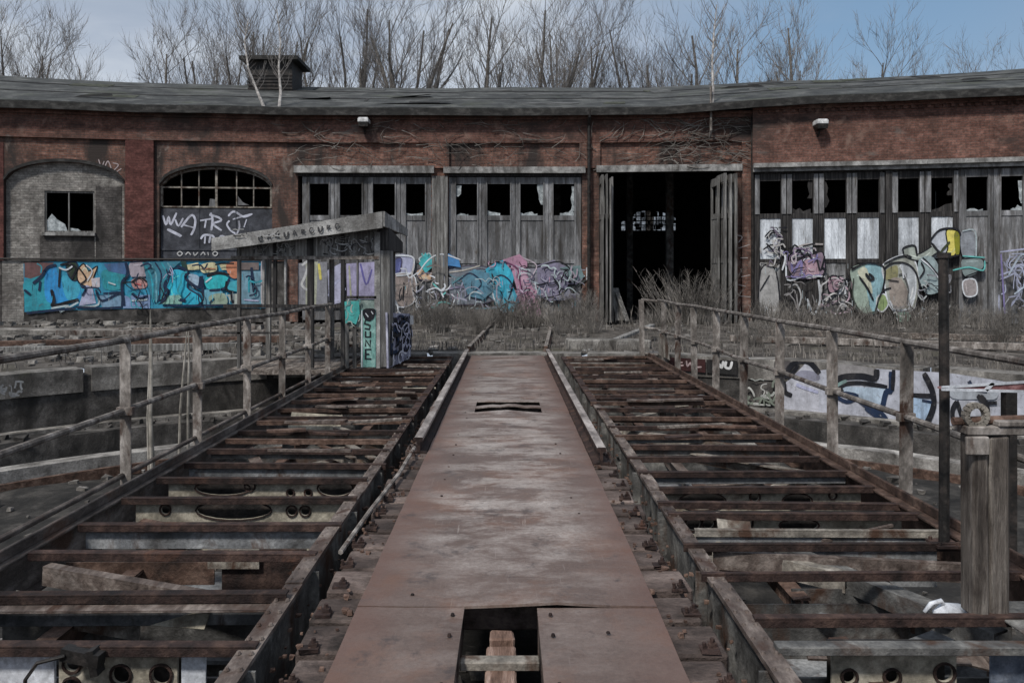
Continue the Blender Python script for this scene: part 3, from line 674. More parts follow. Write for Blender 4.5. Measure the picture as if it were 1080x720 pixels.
# felt seams (lap strips) along the slope and torn flaps
lap=MB()
for t,wd in ((.36,.05),(.72,.05)):
    for i in range(len(rows)-1):
        if pxs[i+1]-pxs[i]<1: continue
        def P_(k,tt):
            e=Vector(rows[k][0]); m=Vector(rows[k][1]); r=Vector(rows[k][2])
            return e.lerp(m,tt/.39*1.0) if tt<.39 else m.lerp(r,(tt-.39)/.61)
        up=Vector((0,0,.012)); 
        a=P_(i,t)+up; b=P_(i+1,t)+up; lap.bar(a,b,.10,.012,(0,-.3,1))
lap.build('felt_lap',M['fascia'],roof_o)
for px,t,l,wd,tilt in ((318,.30,1.1,.7,.15),(425,.40,1.5,.6,.5),(436,.12,2.6,.45,.1),(1062,.4,1.0,.22,.1),(90,.15,1.4,.12,.0),(800,.55,1.6,.12,.1)):
    q=Wv(px,.46-t*(RD+.46)); z=eave_z(px)+(RZ-eave_z(px))*t+.02
    lap=MB(); lap.add([(q.x-l/2,q.y,z),(q.x+l/2,q.y-.1+tilt*.6,z+.03+tilt*.3),(q.x+l*.4,q.y+wd+tilt*.6,z+.16+tilt*.3),(q.x-l*.3,q.y+wd,z+.12)],[(0,1,2,3)]); lap.build('torn_felt_dark',M['soot'],roof_o)  # near-black flaps: the dark of roof holes is put into their colour
pr_=random.Random(77)
for _ in range(26):
    px=pr_.uniform(-20,1095); t=pr_.uniform(.06,.85); l=pr_.uniform(.6,2.4); wd_=pr_.uniform(.4,1.1); i=max(k for k in range(len(pxs)) if pxs[k]<=px); 
    u=(px-pxs[i])/(pxs[i+1]-pxs[i])
    def RP(u_,t_):
        def one(k):
            e=Vector(rows[k][0]); m_=Vector(rows[k][1]); r_=Vector(rows[k][2]); return e.lerp(m_,t_/.39) if t_<.39 else m_.lerp(r_,(t_-.39)/.61)
        return one(i).lerp(one(i+1),u_)
    du=l/max(.5,(Vector(rows[i+1][0])-Vector(rows[i][0])).length); dt=wd_/7.6; up=Vector((0,0,.012+.002*(_%5)))
    u2=min(1,u+du); t2=min(.99,t+dt)
    if t<.39<t2: t2=.388
    fp=MB(); P=[RP(u,t),RP(u2,t),RP(u2,t2),RP(u,t2)]; P=[p+up+Vector((pr_.uniform(-.08,.08),pr_.uniform(-.03,.03),0)) for p in P]; fp.add(P+[p-Vector((0,0,.011)) for p in P],[(0,1,2,3),(4,7,6,5),(0,4,5,1),(1,5,6,2),(2,6,7,3),(3,7,4,0)])
    fp.build('felt_patch',pr_.choice([M['roof_patch'],M['roof_patch'],M['fascia'],M['moss']]),roof_o)
# ridge vent
vy=Wv(284,-5.0).y; x0,x1=X_at(262,vy),X_at(308,vy); z1=Z_at(61,vy); z0=8.3
v=MB(); v.box(x0,x1,vy,vy+1.5,z0-.6,z1-.12)
for i in range(7):
    z=z0+.15+i*.13
    if z<z1-.2: v.box(x0-.02,x1+.02,vy-.03,vy+.02,z,z+.05)
vent=v.build('roof_vent',M['black_metal'],roof_o)
v=MB(); v.box(x0-.28,x1+.28,vy-.25,vy+1.75,z1-.12,z1+.02); v.box(x0-.1,x1+.1,vy,vy+1.5,z1+.02,z1+.10); v.build('vent_cap',M['fascia'],vent) if False else H(v,'vent_cap',M['fascia'])
# downpipe
dpx=MB(); q=Wv(620.5,.20); dpx.tube([(q.x,q.y-.25,6.85),(q.x,q.y-.22,6.6),(q.x,q.y,6.35),(q.x,q.y,.35),(q.x,q.y-.1,.15)],.055,10)
for z in (5.6,4.2,2.6,1.2): dpx.cyl((q.x,q.y,z-.03),(q.x,q.y,z+.03),.075,10)
H(dpx,'downpipe',M['black_metal'])
dpx=MB(); q=Wv(747,.22); dpx.tube([(q.x,q.y-.2,7.5),(q.x,q.y-.2,6.1),(q.x,q.y-.05,5.9)],.04,8); H(dpx,'vent_pipe',M['rail_grey'])
dpx=MB(); q=Wv(792.5,.16); dpx.tube([(q.x,q.y,6.6),(q.x,q.y,4.0),(q.x,q.y,.2)],.05,8); H(dpx,'downpipe',M['black_metal'])

# --- graffiti: left plinth mural
gp=Paint(surf_at(.131),(20,260),7.714); gp.edge=(random.Random(61),.4,1.5,[NAVY,K,NAVY])
f=gp.fill; s=gp.stroke
f([(52,140),(300,122),(700,128),(1200,118),(2060,120),(2055,500),(1500,494),(900,506),(400,518),(60,530)],(.035,.22,.34))
f([(60,280),(220,200),(240,330),(260,520),(80,525),(60,400)],TEAL,True)
f([(60,130),(300,130),(230,220),(110,260),(60,250)],(.13,.07,.07))
f([(230,200),(300,150),(340,230),(400,300),(500,330),(500,430),(320,460),(230,420)],BLUE,True)
f([(360,250),(440,250),(510,330),(480,420),(400,420)],(.05,.30,.42),True)
f([(400,140),(480,130),(500,230),(470,280),(420,240)],(.03,.05,.03),True)
f([(490,200),(540,140),(580,200),(650,160),(620,250),(600,330),(500,290)],PEACH,True)
f([(600,260),(670,250),(670,330),(610,330)],(.45,.42,.45))
f([(690,200),(780,190),(870,220),(850,340),(720,350),(690,290)],(.03,.22,.26),True)
f([(500,480),(560,310),(610,330),(640,460)],LAV)
f([(650,400),(840,370),(850,490),(690,490)],(.16,.26,.36))
f([(700,140),(900,130),(880,230),(740,200)],(.06,.12,.24))
f([(915,130),(1050,130),(1060,240),(930,250)],(.33,.29,.33),True)
f([(930,270),(1040,260),(1050,330),(950,340)],(.40,.22,.21),True)
f([(860,400),(1080,390),(1080,500),(860,500)],(.18,.26,.42))
for pts,w_,c in (([(130,300),(200,240),(250,170),(320,150)],3,NAVY),([(180,360),(190,280)],3,NAVY),([(280,350),(300,440),(290,480),(420,450),(500,430)],3.4,K),([(60,350),(110,390)],3.4,NAVY),
    ([(350,180),(340,330)],2.4,K),([(350,150),(420,140),(480,180),(440,270)],2.2,K),([(340,170),(400,190),(450,160)],1.8,WHT),([(500,170),(560,260),(520,300)],1.6,K),([(560,150),(610,200),(570,280)],1.4,WHT),
    ([(530,320),(560,340),(530,400)],2.4,NAVY),([(500,490),(660,470),(640,360)],2,PALE),([(480,490),(700,500),(850,490)],2.4,NAVY),([(640,350),(690,440),(840,380),(850,490)],2.2,NAVY),([(700,380),(850,370)],2.4,NAVY),
    ([(880,130),(900,230),(850,300),(870,480)],3,NAVY),([(930,290),(1000,250),(1060,290)],2,K),([(930,380),(990,420),(1060,400)],2.4,NAVY),([(920,440),(1060,430)],2.2,PALE),([(280,500),(420,480),(350,530),(500,450)],2,PALE),([(80,540),(250,520),(480,500)],2.6,NAVY),([(740,290),(800,310)],2,PALE),([(960,300),(1010,310)],1.6,(.5,.1,.1))): s(pts,w_,c)
gp.crop(150,260,7.714); 
f([(20,130),(330,120),(240,200),(200,420),(100,440),(60,300)],(.04,.16,.22))
for k in range(5): s([(20+50*k,130),(80+45*k,220),(100+30*k,330),(110+20*k,450)],1.8,[TEAL,(.12,.30,.36),NAVY,TEAL,(.1,.25,.3)][k])
f([(230,220),(300,180),(400,230),(380,330),(480,400),(480,470),(240,470),(200,360)],CYAN,True)
f([(390,230),(470,240),(490,330),(420,330)],(.30,.40,.50),True)
f([(370,150),(470,130),(480,190),(390,190)],CREAM); f([(490,150),(600,130),(620,190),(570,210),(500,210)],CREAM,True); f([(640,150),(700,130),(720,190),(660,190)],CREAM); f([(700,140),(810,130),(810,230),(760,260),(710,220)],ORNG,True); f([(330,120),(370,120),(390,200),(340,190)],(.02,.06,.05))
f([(520,270),(600,220),(710,250),(700,330),(560,350)],(.03,.38,.42),True)
f([(510,350),(660,350),(690,470),(510,470)],(.13,.33,.42)); f([(560,400),(680,380),(700,470),(580,470)],SAGE,True)
f([(710,290),(800,270),(800,370),(700,350)],(.05,.30,.37)); f([(700,390),(800,380),(800,470),(750,470)],(.33,.36,.33)); f([(815,200),(1000,200),(1000,470),(815,470)],(.15,.27,.34)); f([(815,130),(960,130),(960,190),(815,190)],(.14,.115,.11))
f([(190,400),(330,390),(340,465),(180,465)],(.20,.37,.32))
for pts,w_,c in (([(260,170),(220,260),(200,330),(230,370),(170,460)],3.4,NAVY),([(300,160),(380,200),(370,260),(470,330),(490,240)],3,NAVY),([(500,240),(510,400)],3.2,NAVY),([(540,240),(630,215),(720,230)],3,K),([(560,355),(680,340),(720,260)],2.6,NAVY),
    ([(700,280),(700,350),(760,370)],2.6,K),([(740,380),(750,460)],4,K),([(800,270),(800,460)],3.4,NAVY),([(530,290),(580,250)],2.2,WHT),([(600,420),(560,460)],2.5,NAVY),([(320,430),(370,440)],4,NAVY),([(900,170),(920,370)],3.2,NAVY),([(880,240),(880,370)],2,TEAL),([(940,330),(930,400)],3,TEAL),([(985,120),(985,470)],2.4,(.36,.34,.36)),([(500,180),(610,180)],1.4,ORNG),([(200,480),(600,475),(1000,470)],2,NAVY),([(840,430),(960,440)],2,LAV)): s(pts,w_,c)
gp.crop(0,0,1)
rg=random.Random(5); gp.drips(30,280,284,318,60,[NAVY,TEAL,CYAN,K,PALE],rg); gp.scribble(30,280,278,325,16,1.5,[NAVY,NAVY,TEAL,K],rg,9); gp.scribble(130,185,280,325,14,1.2,[NAVY,(.3,.3,.42),K,TEAL],rg,9)
o=gp.build('graffiti_mural',M['paint'],house); o.location=(0,-26,0)
# cracked render below the mural
# --- graffiti across the closed doors (bays 3 and 4)
gp=Paint(surf_at(-.045),(400,260),8.47); gp.edge=(random.Random(62),.7,1.2,[K,(.07,.06,.09),WHT]); f=gp.fill; s=gp.stroke
gp.crop(0,0,1)
f([(306,278),(345,276),(345,325),(306,325)],(.20,.20,.22)); f([(345,285),(362,276),(364,318),(347,322)],(.32,.32,.42)); f([(322,276),(335,276),(333,324),(322,324)],(.30,.31,.24)); f([(365,278),(395,276),(396,322),(366,322)],(.28,.26,.38))
for pts,w_,c in (([(318,280),(325,276),(322,290),(318,300),(324,306)],2.6,(.45,.45,.45)),([(346,312),(357,295),(364,306)],2.5,LAV),([(368,280),(370,316)],2,(.3,.3,.22)),([(380,278),(386,300),(392,284)],2,(.1,.09,.25)),([(336,278),(338,295)],3,YEL)): s(pts,w_,c)
gp.crop(400,260,8.47)
f([(110,90),(290,85),(300,240),(130,265)],(.30,.31,.42),True); f([(130,120),(200,110),(180,240),(130,250)],(.07,.08,.20),True)
f([(110,270),(300,250),(330,420),(280,520),(150,520)],(.24,.20,.185),True)
f([(360,100),(450,60),(470,130),(420,180),(370,140)],(.08,.34,.36),True)
f([(330,220),(400,190),(460,230),(450,300),(360,290)],PEACH,True)
f([(460,130),(560,100),(660,120),(640,180),(480,180)],(.06,.16,.40),True); f([(455,140),(540,110),(540,170),(470,175)],(.10,.38,.46),True)
f([(480,300),(600,300),(600,560),(490,570)],(.12,.30,.33)); 
f([(600,210),(1016,200),(1016,480),(700,520),(610,480)],(.14,.155,.18),True)
for pts,w_,c in (([(115,250),(120,100),(160,80),(290,90),(310,150),(280,240),(150,260)],1.8,WHT),([(110,340),(130,450),(160,520),(190,600),(340,630),(400,590)],1.6,WHT),([(310,150),(290,300),(320,480),(390,540),(460,500)],1.8,(.42,.40,.40)),
   ([(350,320),(360,480),(400,530)],1.6,K),([(220,320),(210,480)],1.5,K),([(250,320),(240,420)],2.5,(.42,.36,.33)),([(380,60),(420,160),(450,210)],1.8,AQUA),([(440,60),(400,150)],1.5,AQUA),([(460,240),(540,200),(580,270),(640,280)],1.6,WHT),([(540,240),(560,270)],4,K),([(610,260),(640,270)],3.5,K),
   ([(490,280),(490,560)],1.6,WHT),([(600,290),(600,500)],1.4,WHT),([(580,180),(600,250)],2,WHT),([(620,230),(760,210),(900,170)],1.5,(.35,.33,.30)),([(650,330),(760,260),(900,250),(1000,270)],2,(.10,.22,.26)),([(690,320),(830,330),(1000,300)],2,(.07,.13,.17)),([(720,400),(760,300),(770,450)],1.6,(.25,.26,.34)),([(850,240),(830,310)],1.6,PALE),([(460,120),(560,90),(680,120)],1.5,(.3,.34,.42)),([(470,180),(660,190)],1.6,NAVY),([(610,380),(740,360),(900,400),(1000,380)],2.2,(.22,.20,.28))): s(pts,w_,c)
gp.crop(500,260,7.714)
f([(0,200),(100,190),(190,260),(300,500),(250,540),(150,430),(0,320)],(.13,.23,.28),True)
f([(100,250),(180,230),(200,300),(140,340),(100,310)],(.04,.36,.50),True); f([(150,340),(220,360),(290,510),(230,530),(170,440)],(.10,.30,.40),True)
f([(180,180),(280,180),(310,320),(300,400),(240,320)],PINK,True); f([(270,360),(380,380),(480,560),(400,600),(330,560)],(.36,.27,.34),True)
f([(330,190),(540,180),(600,300),(560,420),(400,420),(330,300)],(.19,.185,.22),True); f([(540,200),(720,200),(740,300),(580,310)],(.15,.21,.22),True); f([(560,320),(740,310),(780,420),(600,430)],(.19,.19,.24),True)
for pts,w_,c in (([(130,160),(200,155),(280,165)],1.8,(.28,.08,.12)),([(240,240),(290,330),(330,420),(360,500),(420,580)],1.6,(.15,.05,.11)),([(270,360),(350,370)],2,(.2,.06,.1)),([(330,200),(360,260),(340,300)],2,K),([(480,220),(540,190),(600,250),(560,300)],1.8,PALE),([(510,150),(590,200),(610,260)],2.2,K),([(620,370),(680,360),(670,390)],2.4,PURP),([(700,200),(760,160),(830,230),(900,240)],2.2,PALE),([(740,180),(790,220)],1.8,WHT),([(590,280),(720,310),(800,330),(910,270)],2.2,(.06,.07,.07)),([(915,170),(915,270)],1.5,WHT),([(0,230),(90,210),(120,170)],2,K),([(20,290),(90,280)],1.4,K)): s(pts,w_,c)
gp.crop(0,0,1); rg=random.Random(9)
gp.edge=None
for P_,c_ in (([(512,284),(524,276),(538,272),(545,284),(540,300),(548,318),(540,330),(532,322),(526,306),(516,298)],(.04,.30,.42)),([(522,282),(536,278),(538,290),(528,296)],(.05,.40,.54)),([(534,304),(541,308),(544,326),(536,324)],(.12,.36,.46)),([(530,274),(548,268),(556,276),(556,290),(566,312),(572,334),(556,336),(548,318),(544,300),(540,286)],(.36,.20,.28)),([(544,282),(552,280),(558,300),(552,308)],(.44,.28,.36)),
   ([(460,274),(472,267),(484,273),(486,282),(474,280),(462,283)],(.06,.19,.40)),([(442,278),(449,266),(453,274),(462,270),(458,280),(449,288)],(.06,.34,.36)),([(486,292),(500,284),(516,288),(520,306),(510,316),(494,312)],(.09,.20,.27)),([(566,280),(584,274),(602,284),(598,304),(580,318),(568,312)],(.18,.165,.23)),([(590,282),(612,280),(616,292),(604,300)],(.13,.19,.20))): gp.fill(P_,c_)
s([(514,300),(528,290),(540,300),(536,316)],1.6,NAVY); s([(532,276),(546,284),(550,304),(562,330)],1.6,(.14,.04,.10)); s([(490,314),(508,300),(496,288),(484,296)],1.6,NAVY); s([(566,282),(590,276),(604,290),(592,310),(572,314)],1.5,K); s([(440,290),(452,274),(466,268),(486,274)],1.3,WHT); s([(552,272),(566,280),(560,296),(574,306)],1.3,(.40,.34,.38))
gp.scribble(515,572,276,332,26,1.1,[K,NAVY,(.34,.40,.44),(.40,.26,.34),(.1,.2,.26)],rg,6)
gp.scribble(538,612,280,318,40,1.2,[K,(.30,.29,.36),(.34,.28,.34),(.1,.09,.14),PALE],rg,6)
gp.drips(415,612,285,325,60,[K,PINK,PALE,TEAL,LAV],rg); gp.scribble(545,565,305,336,26,1.2,[PINK,(.40,.32,.40),K,(.12,.05,.1)],rg,5)
gp.scribble(440,480,285,335,12,1.2,[(.13,.12,.15),WHT,AQUA,(.3,.3,.36)],rg,8); gp.scribble(590,616,284,310,16,1.1,[K,PALE,(.2,.2,.24)],rg,7); gp.scribble(475,530,290,325,14,1.2,[(.1,.17,.2),(.25,.25,.31),PALE],rg,8)
gp.scribble(410,470,280,330,22,1.1,[K,WHT,(.3,.28,.27),(.15,.13,.12)],rg,7)
o=gp.build('graffiti_mural',M['paint_worn'],house); o.location=(0,-26,0)
# --- graffiti on the right doors
gp=Paint(surf_at(-.040),(790,230),6.0); gp.edge=(random.Random(63),.7,1.4,[K,K,WHT]); f=gp.fill; s=gp.stroke
f([(75,330),(170,330),(190,640),(75,640)],(.30,.295,.29),True); f([(250,270),(400,230),(470,220),(470,360),(300,380)],(.20,.15,.19),True); f([(340,270),(420,250),(440,370),(350,370)],(.33,.22,.26),True)
f([(500,380),(570,370),(570,450),(510,470)],(.30,.20,.24),True)
rg=random.Random(12)
for pts,w_,c in (([(240,250),(245,390),(360,365),(480,370)],1.8,WHT),([(250,230),(340,170),(470,165)],1.8,(.36,.33,.32)),([(110,130),(160,90),(210,150),(170,210),(110,160)],2,K),([(260,240),(290,170),(340,240),(300,270)],2,K),([(340,180),(420,160)],2.4,K),([(270,280),(280,340),(330,270),(330,340)],2.6,PURP),([(370,510),(410,610),(450,520),(440,390)],2.2,WHT),([(480,590),(500,500),(560,480),(570,590)],1.8,(.42,.41,.40)),
   ([(570,480),(620,400),(610,480),(640,520)],2.2,WHT),([(560,370),(590,410)],3.4,K),([(620,380),(640,400)],3,K),([(600,540),(640,600)],2,WHT),([(70,460),(130,360)],1.4,K),([(640,690),(655,610)],1.8,WHT),([(460,310),(490,330)],3,K),([(110,290),(180,300)],5,(.12,.11,.10)),([(100,120),(140,80),(190,100),(230,190)],1.6,K),([(90,200),(150,170),(200,240),(180,300)],1.6,K),([(200,180),(260,250),(330,190),(400,260)],1.8,K),([(210,330),(230,250),(200,200)],1.8,WHT),([(420,200),(450,330),(480,240)],1.8,K),([(250,440),(300,420),(330,500),(300,600)],1.6,(.3,.3,.3)),([(440,400),(470,520),(450,620)],2,WHT),([(320,640),(300,480)],1.6,(.2,.19,.19)),([(100,640),(110,560),(130,640)],1.4,WHT)): s(pts,w_,c)
gp.crop(0,0,1)
gp.scribble(802,830,240,280,24,1.1,[K,(.36,.35,.34),(.12,.1,.14)],rg,6); gp.scribble(826,865,262,292,22,1.2,[K,PURP,(.40,.36,.38),(.14,.1,.17)],rg,6)
gp.scribble(866,898,285,345,46,1.3,[(.42,.41,.41),(.36,.27,.31),K,(.1,.1,.1)],rg,7); gp.scribble(826,866,296,340,18,1.1,[(.2,.19,.19),(.03,.03,.03),(.15,.14,.14)],rg,8)
gp.crop(890,230,6.0)
# big letters
f([(40,320),(150,285),(245,310),(245,440),(200,600),(100,600),(55,540),(50,430)],(.27,.33,.28),True)
f([(130,300),(240,320),(240,430),(190,590),(150,520)],(.22,.36,.40),True); f([(85,330),(140,320),(175,480),(95,370)],(.42,.42,.33),True)
f([(205,500),(250,480),(275,540),(240,590),(205,570)],(.22,.29,.13),True)
f([(245,290),(400,230),(460,320),(470,460),(430,580),(320,590),(270,520),(250,400)],(.27,.28,.25),True); f([(260,330),(330,300),(330,380),(260,390)],(.20,.19,.10),True); f([(350,300),(430,310),(450,440),(420,560),(390,520),(400,400)],(.36,.38,.40),True); f([(280,400),(350,380),(400,470),(390,560),(300,550)],(.25,.215,.19),True)
f([(370,190),(440,175),(460,230),(550,180),(580,220),(500,270),(390,250)],(.28,.31,.28),True)
f([(470,260),(560,250),(620,380),(620,450),(520,480),(470,380)],(.24,.30,.31),True)
f([(545,140),(600,80),(700,75),(730,140),(700,230),(640,240),(570,190)],(.36,.38,.42),True); f([(640,80),(710,85),(725,150),(690,240),(630,245),(650,190)],YEL,True); f([(690,100),(722,100),(722,220),(700,230)],(.18,.18,.02),True)
f([(735,90),(815,95),(820,235),(742,240)],(.22,.235,.26),True); f([(740,260),(860,255),(870,320),(760,370)],(.17,.21,.21),True); f([(745,400),(820,390),(830,480),(760,490)],(.25,.225,.225),True)
f([(330,600),(410,600),(400,650),(340,650)],(.16,.25,.20),True)
for pts,w_,c in (([(40,330),(130,285),(240,305),(250,380),(235,460)],1.8,K),([(90,370),(140,440),(180,520)],2.0,K),([(130,350),(160,390),(180,380),(150,350)],2.6,K),([(55,380),(50,500),(110,600),(190,590)],1.6,(.05,.06,.05)),([(190,590),(230,470),(290,440)],1.6,K),([(245,320),(300,285),(380,285),(440,330),(470,430),(450,560)],1.8,K),
   ([(245,290),(330,250),(400,235)],1.8,K),([(370,220),(370,190),(440,175),(455,240)],1.8,K),([(400,240),(420,250)],3,K),([(270,390),(340,400)],1.6,K),([(340,360),(370,360),(400,450),(390,540)],1.6,(.1,.1,.1)),([(360,300),(370,380)],2,WHT),([(540,140),(600,75),(700,70),(730,110)],2.0,K),([(550,160),(590,210),(640,245),(720,235)],2.0,K),([(600,220),(660,150)],2.6,(.05,.06,.03)),
   ([(480,260),(560,330),(620,440)],1.6,WHT),([(490,250),(540,300),(610,390)],1.5,K),([(470,380),(500,330),(480,280)],1.8,K),([(600,260),(620,370)],1.6,(.10,.14,.15)),([(740,85),(820,85),(825,250)],1.6,PALE),([(680,330),(780,310),(870,330),(880,270)],1.6,AQUA),([(740,240),(880,250)],1.5,AQUA),([(280,520),(320,580),(420,570)],1.8,WHT),([(570,620),(440,640),(500,570),(480,600)],1.5,WHT),([(230,640),(280,600)],2.0,K),([(90,612),(230,612)],1.6,K),([(490,440),(530,420)],4,K)): s(pts,w_,c)
gp.crop(0,0,1); gp.drips(802,1000,275,335,60,[K,K,PALE,(.2,.2,.2)],rg); gp.scribble(940,1000,322,346,24,1.2,[(.40,.40,.40),K,(.2,.19,.19)],rg,8); gp.scribble(966,1000,290,320,14,1.2,[K,(.34,.36,.36),(.2,.2,.22)],rg,7); gp.scribble(1050,1086,268,330,30,1.4,[(.30,.32,.42),K,(.35,.36,.40),(.22,.23,.30)],rg,12)
s([(1051,266),(1083,262)],1.6,LAV); s([(1052,268),(1056,330)],1.8,PURP); s([(1060,290),(1075,268),(1084,292),(1066,310)],2,(.33,.38,.45))
o=gp.build('graffiti_mural',M['paint_worn'],house); o.location=(0,-26,0)
# small tags on the brick pier
tg=Paint(surf_at(.102),(0,0),1)
for pts in ([(776,248),(782,250),(778,256)],[(778,262),(790,258)],[(780,272),(788,272)],[(779,312),(791,313)],[(781,292),(790,290)],[(778,300),(786,302)]): tg.stroke(pts,1.1,(.33,.29,.28))
o=tg.build('graffiti_tag',M['paint_worn'],house); o.location=(0,-26,0)

# floodlights
for i,(px,py,lb) in enumerate(((385.5,133,'small white-topped floodlight on the brick frieze above the left closed doors'),(863.5,135,'small white-topped floodlight on the brick frieze of the right-hand wing'))):
    q=Wv(px,.40); z=zf(px,py)
    t=thing('floodlight',lb,'lamp',(q.x,q.y+.3,z))
    m=MB(); m.box(-.17,.17,-.42,.0,.04,.16); m.box(-.15,.15,-.40,-.02,.16,.19); m.build('lamp_housing',M['white_lamp'],t,bevel=.01)
    m=MB(); m.hexa([(-.15,-.40,-.10),(.15,-.40,-.10),(-.10,-.05,-.10),(.10,-.05,-.10),(-.16,-.42,.039),(.16,-.42,.039),(-.16,-.01,.039),(.16,-.01,.039)]); m.build('lamp_glass',M['black_metal'],t)
    m=MB(); m.bar((0,-.15,-.1),(0,.0,-.28),.05,.05); m.bar((0,0,-.28),(0,.22,-.28),.05,.05); m.box(-.06,.06,.2,.23,-.36,-.2); m.build('bracket',M['black_metal'],t)

# ================================================================== GROUND, PIT
PC=Vector((0,5.0)); PR=10.3
def gz(x,y):
    r=math.hypot(x-PC.x,y-PC.y); k=min(1,max(0,(r-PR-.6)/3))
    return -.02+k*(.10*mnoise.noise(Vector((x*.35,y*.35,0)))+.05*mnoise.noise(Vector((x*1.1,y*1.1,3)))+.03) 
g=MB(); NA=160; radii=[PR+.42]+[PR+.42+.5*i for i in range(1,34)]+[30,34,40,50,70,110,200,420]
V=[];Fs=[]
for r in radii:
    for k in range(NA):
        t=2*math.pi*k/NA; x=PC.x+r*math.cos(t); y=PC.y+r*math.sin(t)
        z=gz(x,y)
        if abs(x)<26 and y>Wd(min(1399,max(-329,VX+F_PX*x/max(y,5)))) -1.0 if y>18 else False: z=-.09
        V.append((x,y,z))
for i in range(len(radii)-1):
    for k in range(NA): Fs.append((i*NA+k,i*NA+(k+1)%NA,(i+1)*NA+(k+1)%NA,(i+1)*NA+k))
g.add(V,Fs); tag(g.build('ground',M['ground'],smooth=True),kind='structure')
# pit floor
pf=MB(); V=[];Fs=[]; rr=[.01]+[.6*i for i in range(1,16)]+[9.25]
for r in rr:
    for k in range(96):
        t=2*math.pi*k/96; x=r*math.cos(t); y=PC.y+r*math.sin(t); V.append((x,y,-1.42+.10*mnoise.noise(Vector((x*.8,y*.8,7)))))
for i in range(len(rr)-1):
    for k in range(96): Fs.append((i*96+k,i*96+(k+1)%96,(i+1)*96+(k+1)%96,(i+1)*96+k))
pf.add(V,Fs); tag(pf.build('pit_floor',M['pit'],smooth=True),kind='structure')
def ring(mb, r0,r1,z0,z1, n=128, mi=0, a0=0, a1=2*math.pi, wob=0):
    full=abs(a1-a0-2*math.pi)<1e-6; V=[];Fs=[]; m=n if full else n+1
    for k in range(m):
        t=a0+(a1-a0)*k/n; c,s_=math.cos(t),math.sin(t); w_=wob*mnoise.noise(Vector((c*9,s_*9,z1*5)))
        for r,z in ((r0,z0),(r0,z1),(r1,z1),(r1,z0)): V.append((r*c,PC.y+r*s_,z+(w_ if z==z1 else 0)))
    for k in range(n):
        a=k*4; b=((k+1)%m)*4
        for j in range(4): Fs.append((a+j,b+j,b+(j+1)%4,a+(j+1)%4))
    if not full: Fs.append((0,1,2,3)); Fs.append((n*4+3,n*4+2,n*4+1,n*4))
    mb.add(V,Fs,mi)
pw=thing('pit_wall','low curved concrete wall around the turntable pit with white graffiti on its right','wall',(0,PC.y,0))
def Pw(mb,name,mat,**k):
    o=mb.build(name,mat,pw,**k); o.location=(0,-PC.y,0); return o
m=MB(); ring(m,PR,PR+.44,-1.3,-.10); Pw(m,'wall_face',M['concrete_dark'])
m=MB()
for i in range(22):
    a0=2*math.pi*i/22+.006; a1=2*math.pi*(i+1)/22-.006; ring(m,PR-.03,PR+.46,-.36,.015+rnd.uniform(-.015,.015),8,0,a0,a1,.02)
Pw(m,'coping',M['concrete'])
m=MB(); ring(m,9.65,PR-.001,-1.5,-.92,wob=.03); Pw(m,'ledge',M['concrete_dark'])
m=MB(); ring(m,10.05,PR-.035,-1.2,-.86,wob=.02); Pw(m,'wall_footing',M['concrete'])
m=MB(); ring(m,9.15,9.45,-1.6,-1.20,wob=.02); Pw(m,'rail_foundation',M['pale_concrete'])
m=MB(); ring(m,8.80,8.87,-1.45,-1.30); Pw(m,'circular_rail',M['rust_mid'])
def pit_surf(px,py,off):
    r=PR-.032-off; k=(px-VX)/F_PX
    a=1+k*k; b=-2*PC.y; c=PC.y**2-r*r; y=(-b+math.sqrt(b*b-4*a*c))/(2*a)
    return (k*y,y,Z_at(py,y))
gp=Paint(pit_surf,(810,365),7.714); gp.bold=1.35; f=gp.fill; s=gp.stroke
gp.crop(0,0,1)
# stretch onto the wall's own height: the mural occupies the face between coping top and ledge
def pit_surf2(px,py,off):
    x,y,_=pit_surf(px,py,off); zt=.0; zb=-.90
    t=(py-378)/(430-378); return (x,y,zt+(zb-zt)*min(1.0,max(0.0,t)))
gp.surf=pit_surf2
f([(818,408),(834,396),(849,380),(864,386),(876,384),(895,380),(940,381),(1000,380),(1095,386),(1095,428),(1040,430),(940,429),(822,427)],(.36,.37,.42))
gp.crop(810,365,7.714)
f([(55,330),(180,250),(300,120),(415,200),(415,480),(110,470)],(.38,.385,.43)); f([(210,220),(270,170),(400,180),(410,240),(230,250)],(.20,.20,.25),True)
f([(600,270),(970,260),(960,300),(920,460),(720,350),(740,320),(610,310)],(.36,.44,.53))
f([(500,110),(870,120),(860,185),(640,190),(530,250),(500,240)],(.22,.21,.21),True)
f([(60,100),(180,90),(150,200),(120,260),(60,200)],(.10,.09,.09),True)
for pts,w_,c in (([(130,240),(150,190),(220,110),(330,100),(420,185)],4.2,K),([(160,240),(250,130)],3,K),([(60,340),(80,420),(120,470)],3.2,K),([(130,270),(140,345),(195,370)],3.6,K),([(230,280),(290,300),(410,330)],2.5,LAV),
   ([(530,340),(515,270),(600,205),(760,185),(870,195),(885,125)],4.6,K),([(610,310),(585,285),(640,250),(760,235),(970,250)],3,K),([(525,335),(640,385),(725,335),(610,320)],3,NAVY),([(545,330),(560,270),(640,225)],2.4,(.16,.24,.23)),([(720,350),(900,440),(960,290),(1000,270),(1000,135)],4,NAVY),([(790,420),(900,480),(965,490),(920,440)],3,NAVY),([(520,120),(540,150)],4,K)): s(pts,w_,c)
gp.crop(940,365,7.714)
f([(160,310),(330,320),(290,470),(160,510)],(.30,.40,.53)); f([(550,300),(700,290),(715,460),(605,465)],(.33,.34,.38)); f([(480,210),(800,200),(860,140),(860,260),(700,280),(500,290)],(.28,.30,.33),True)
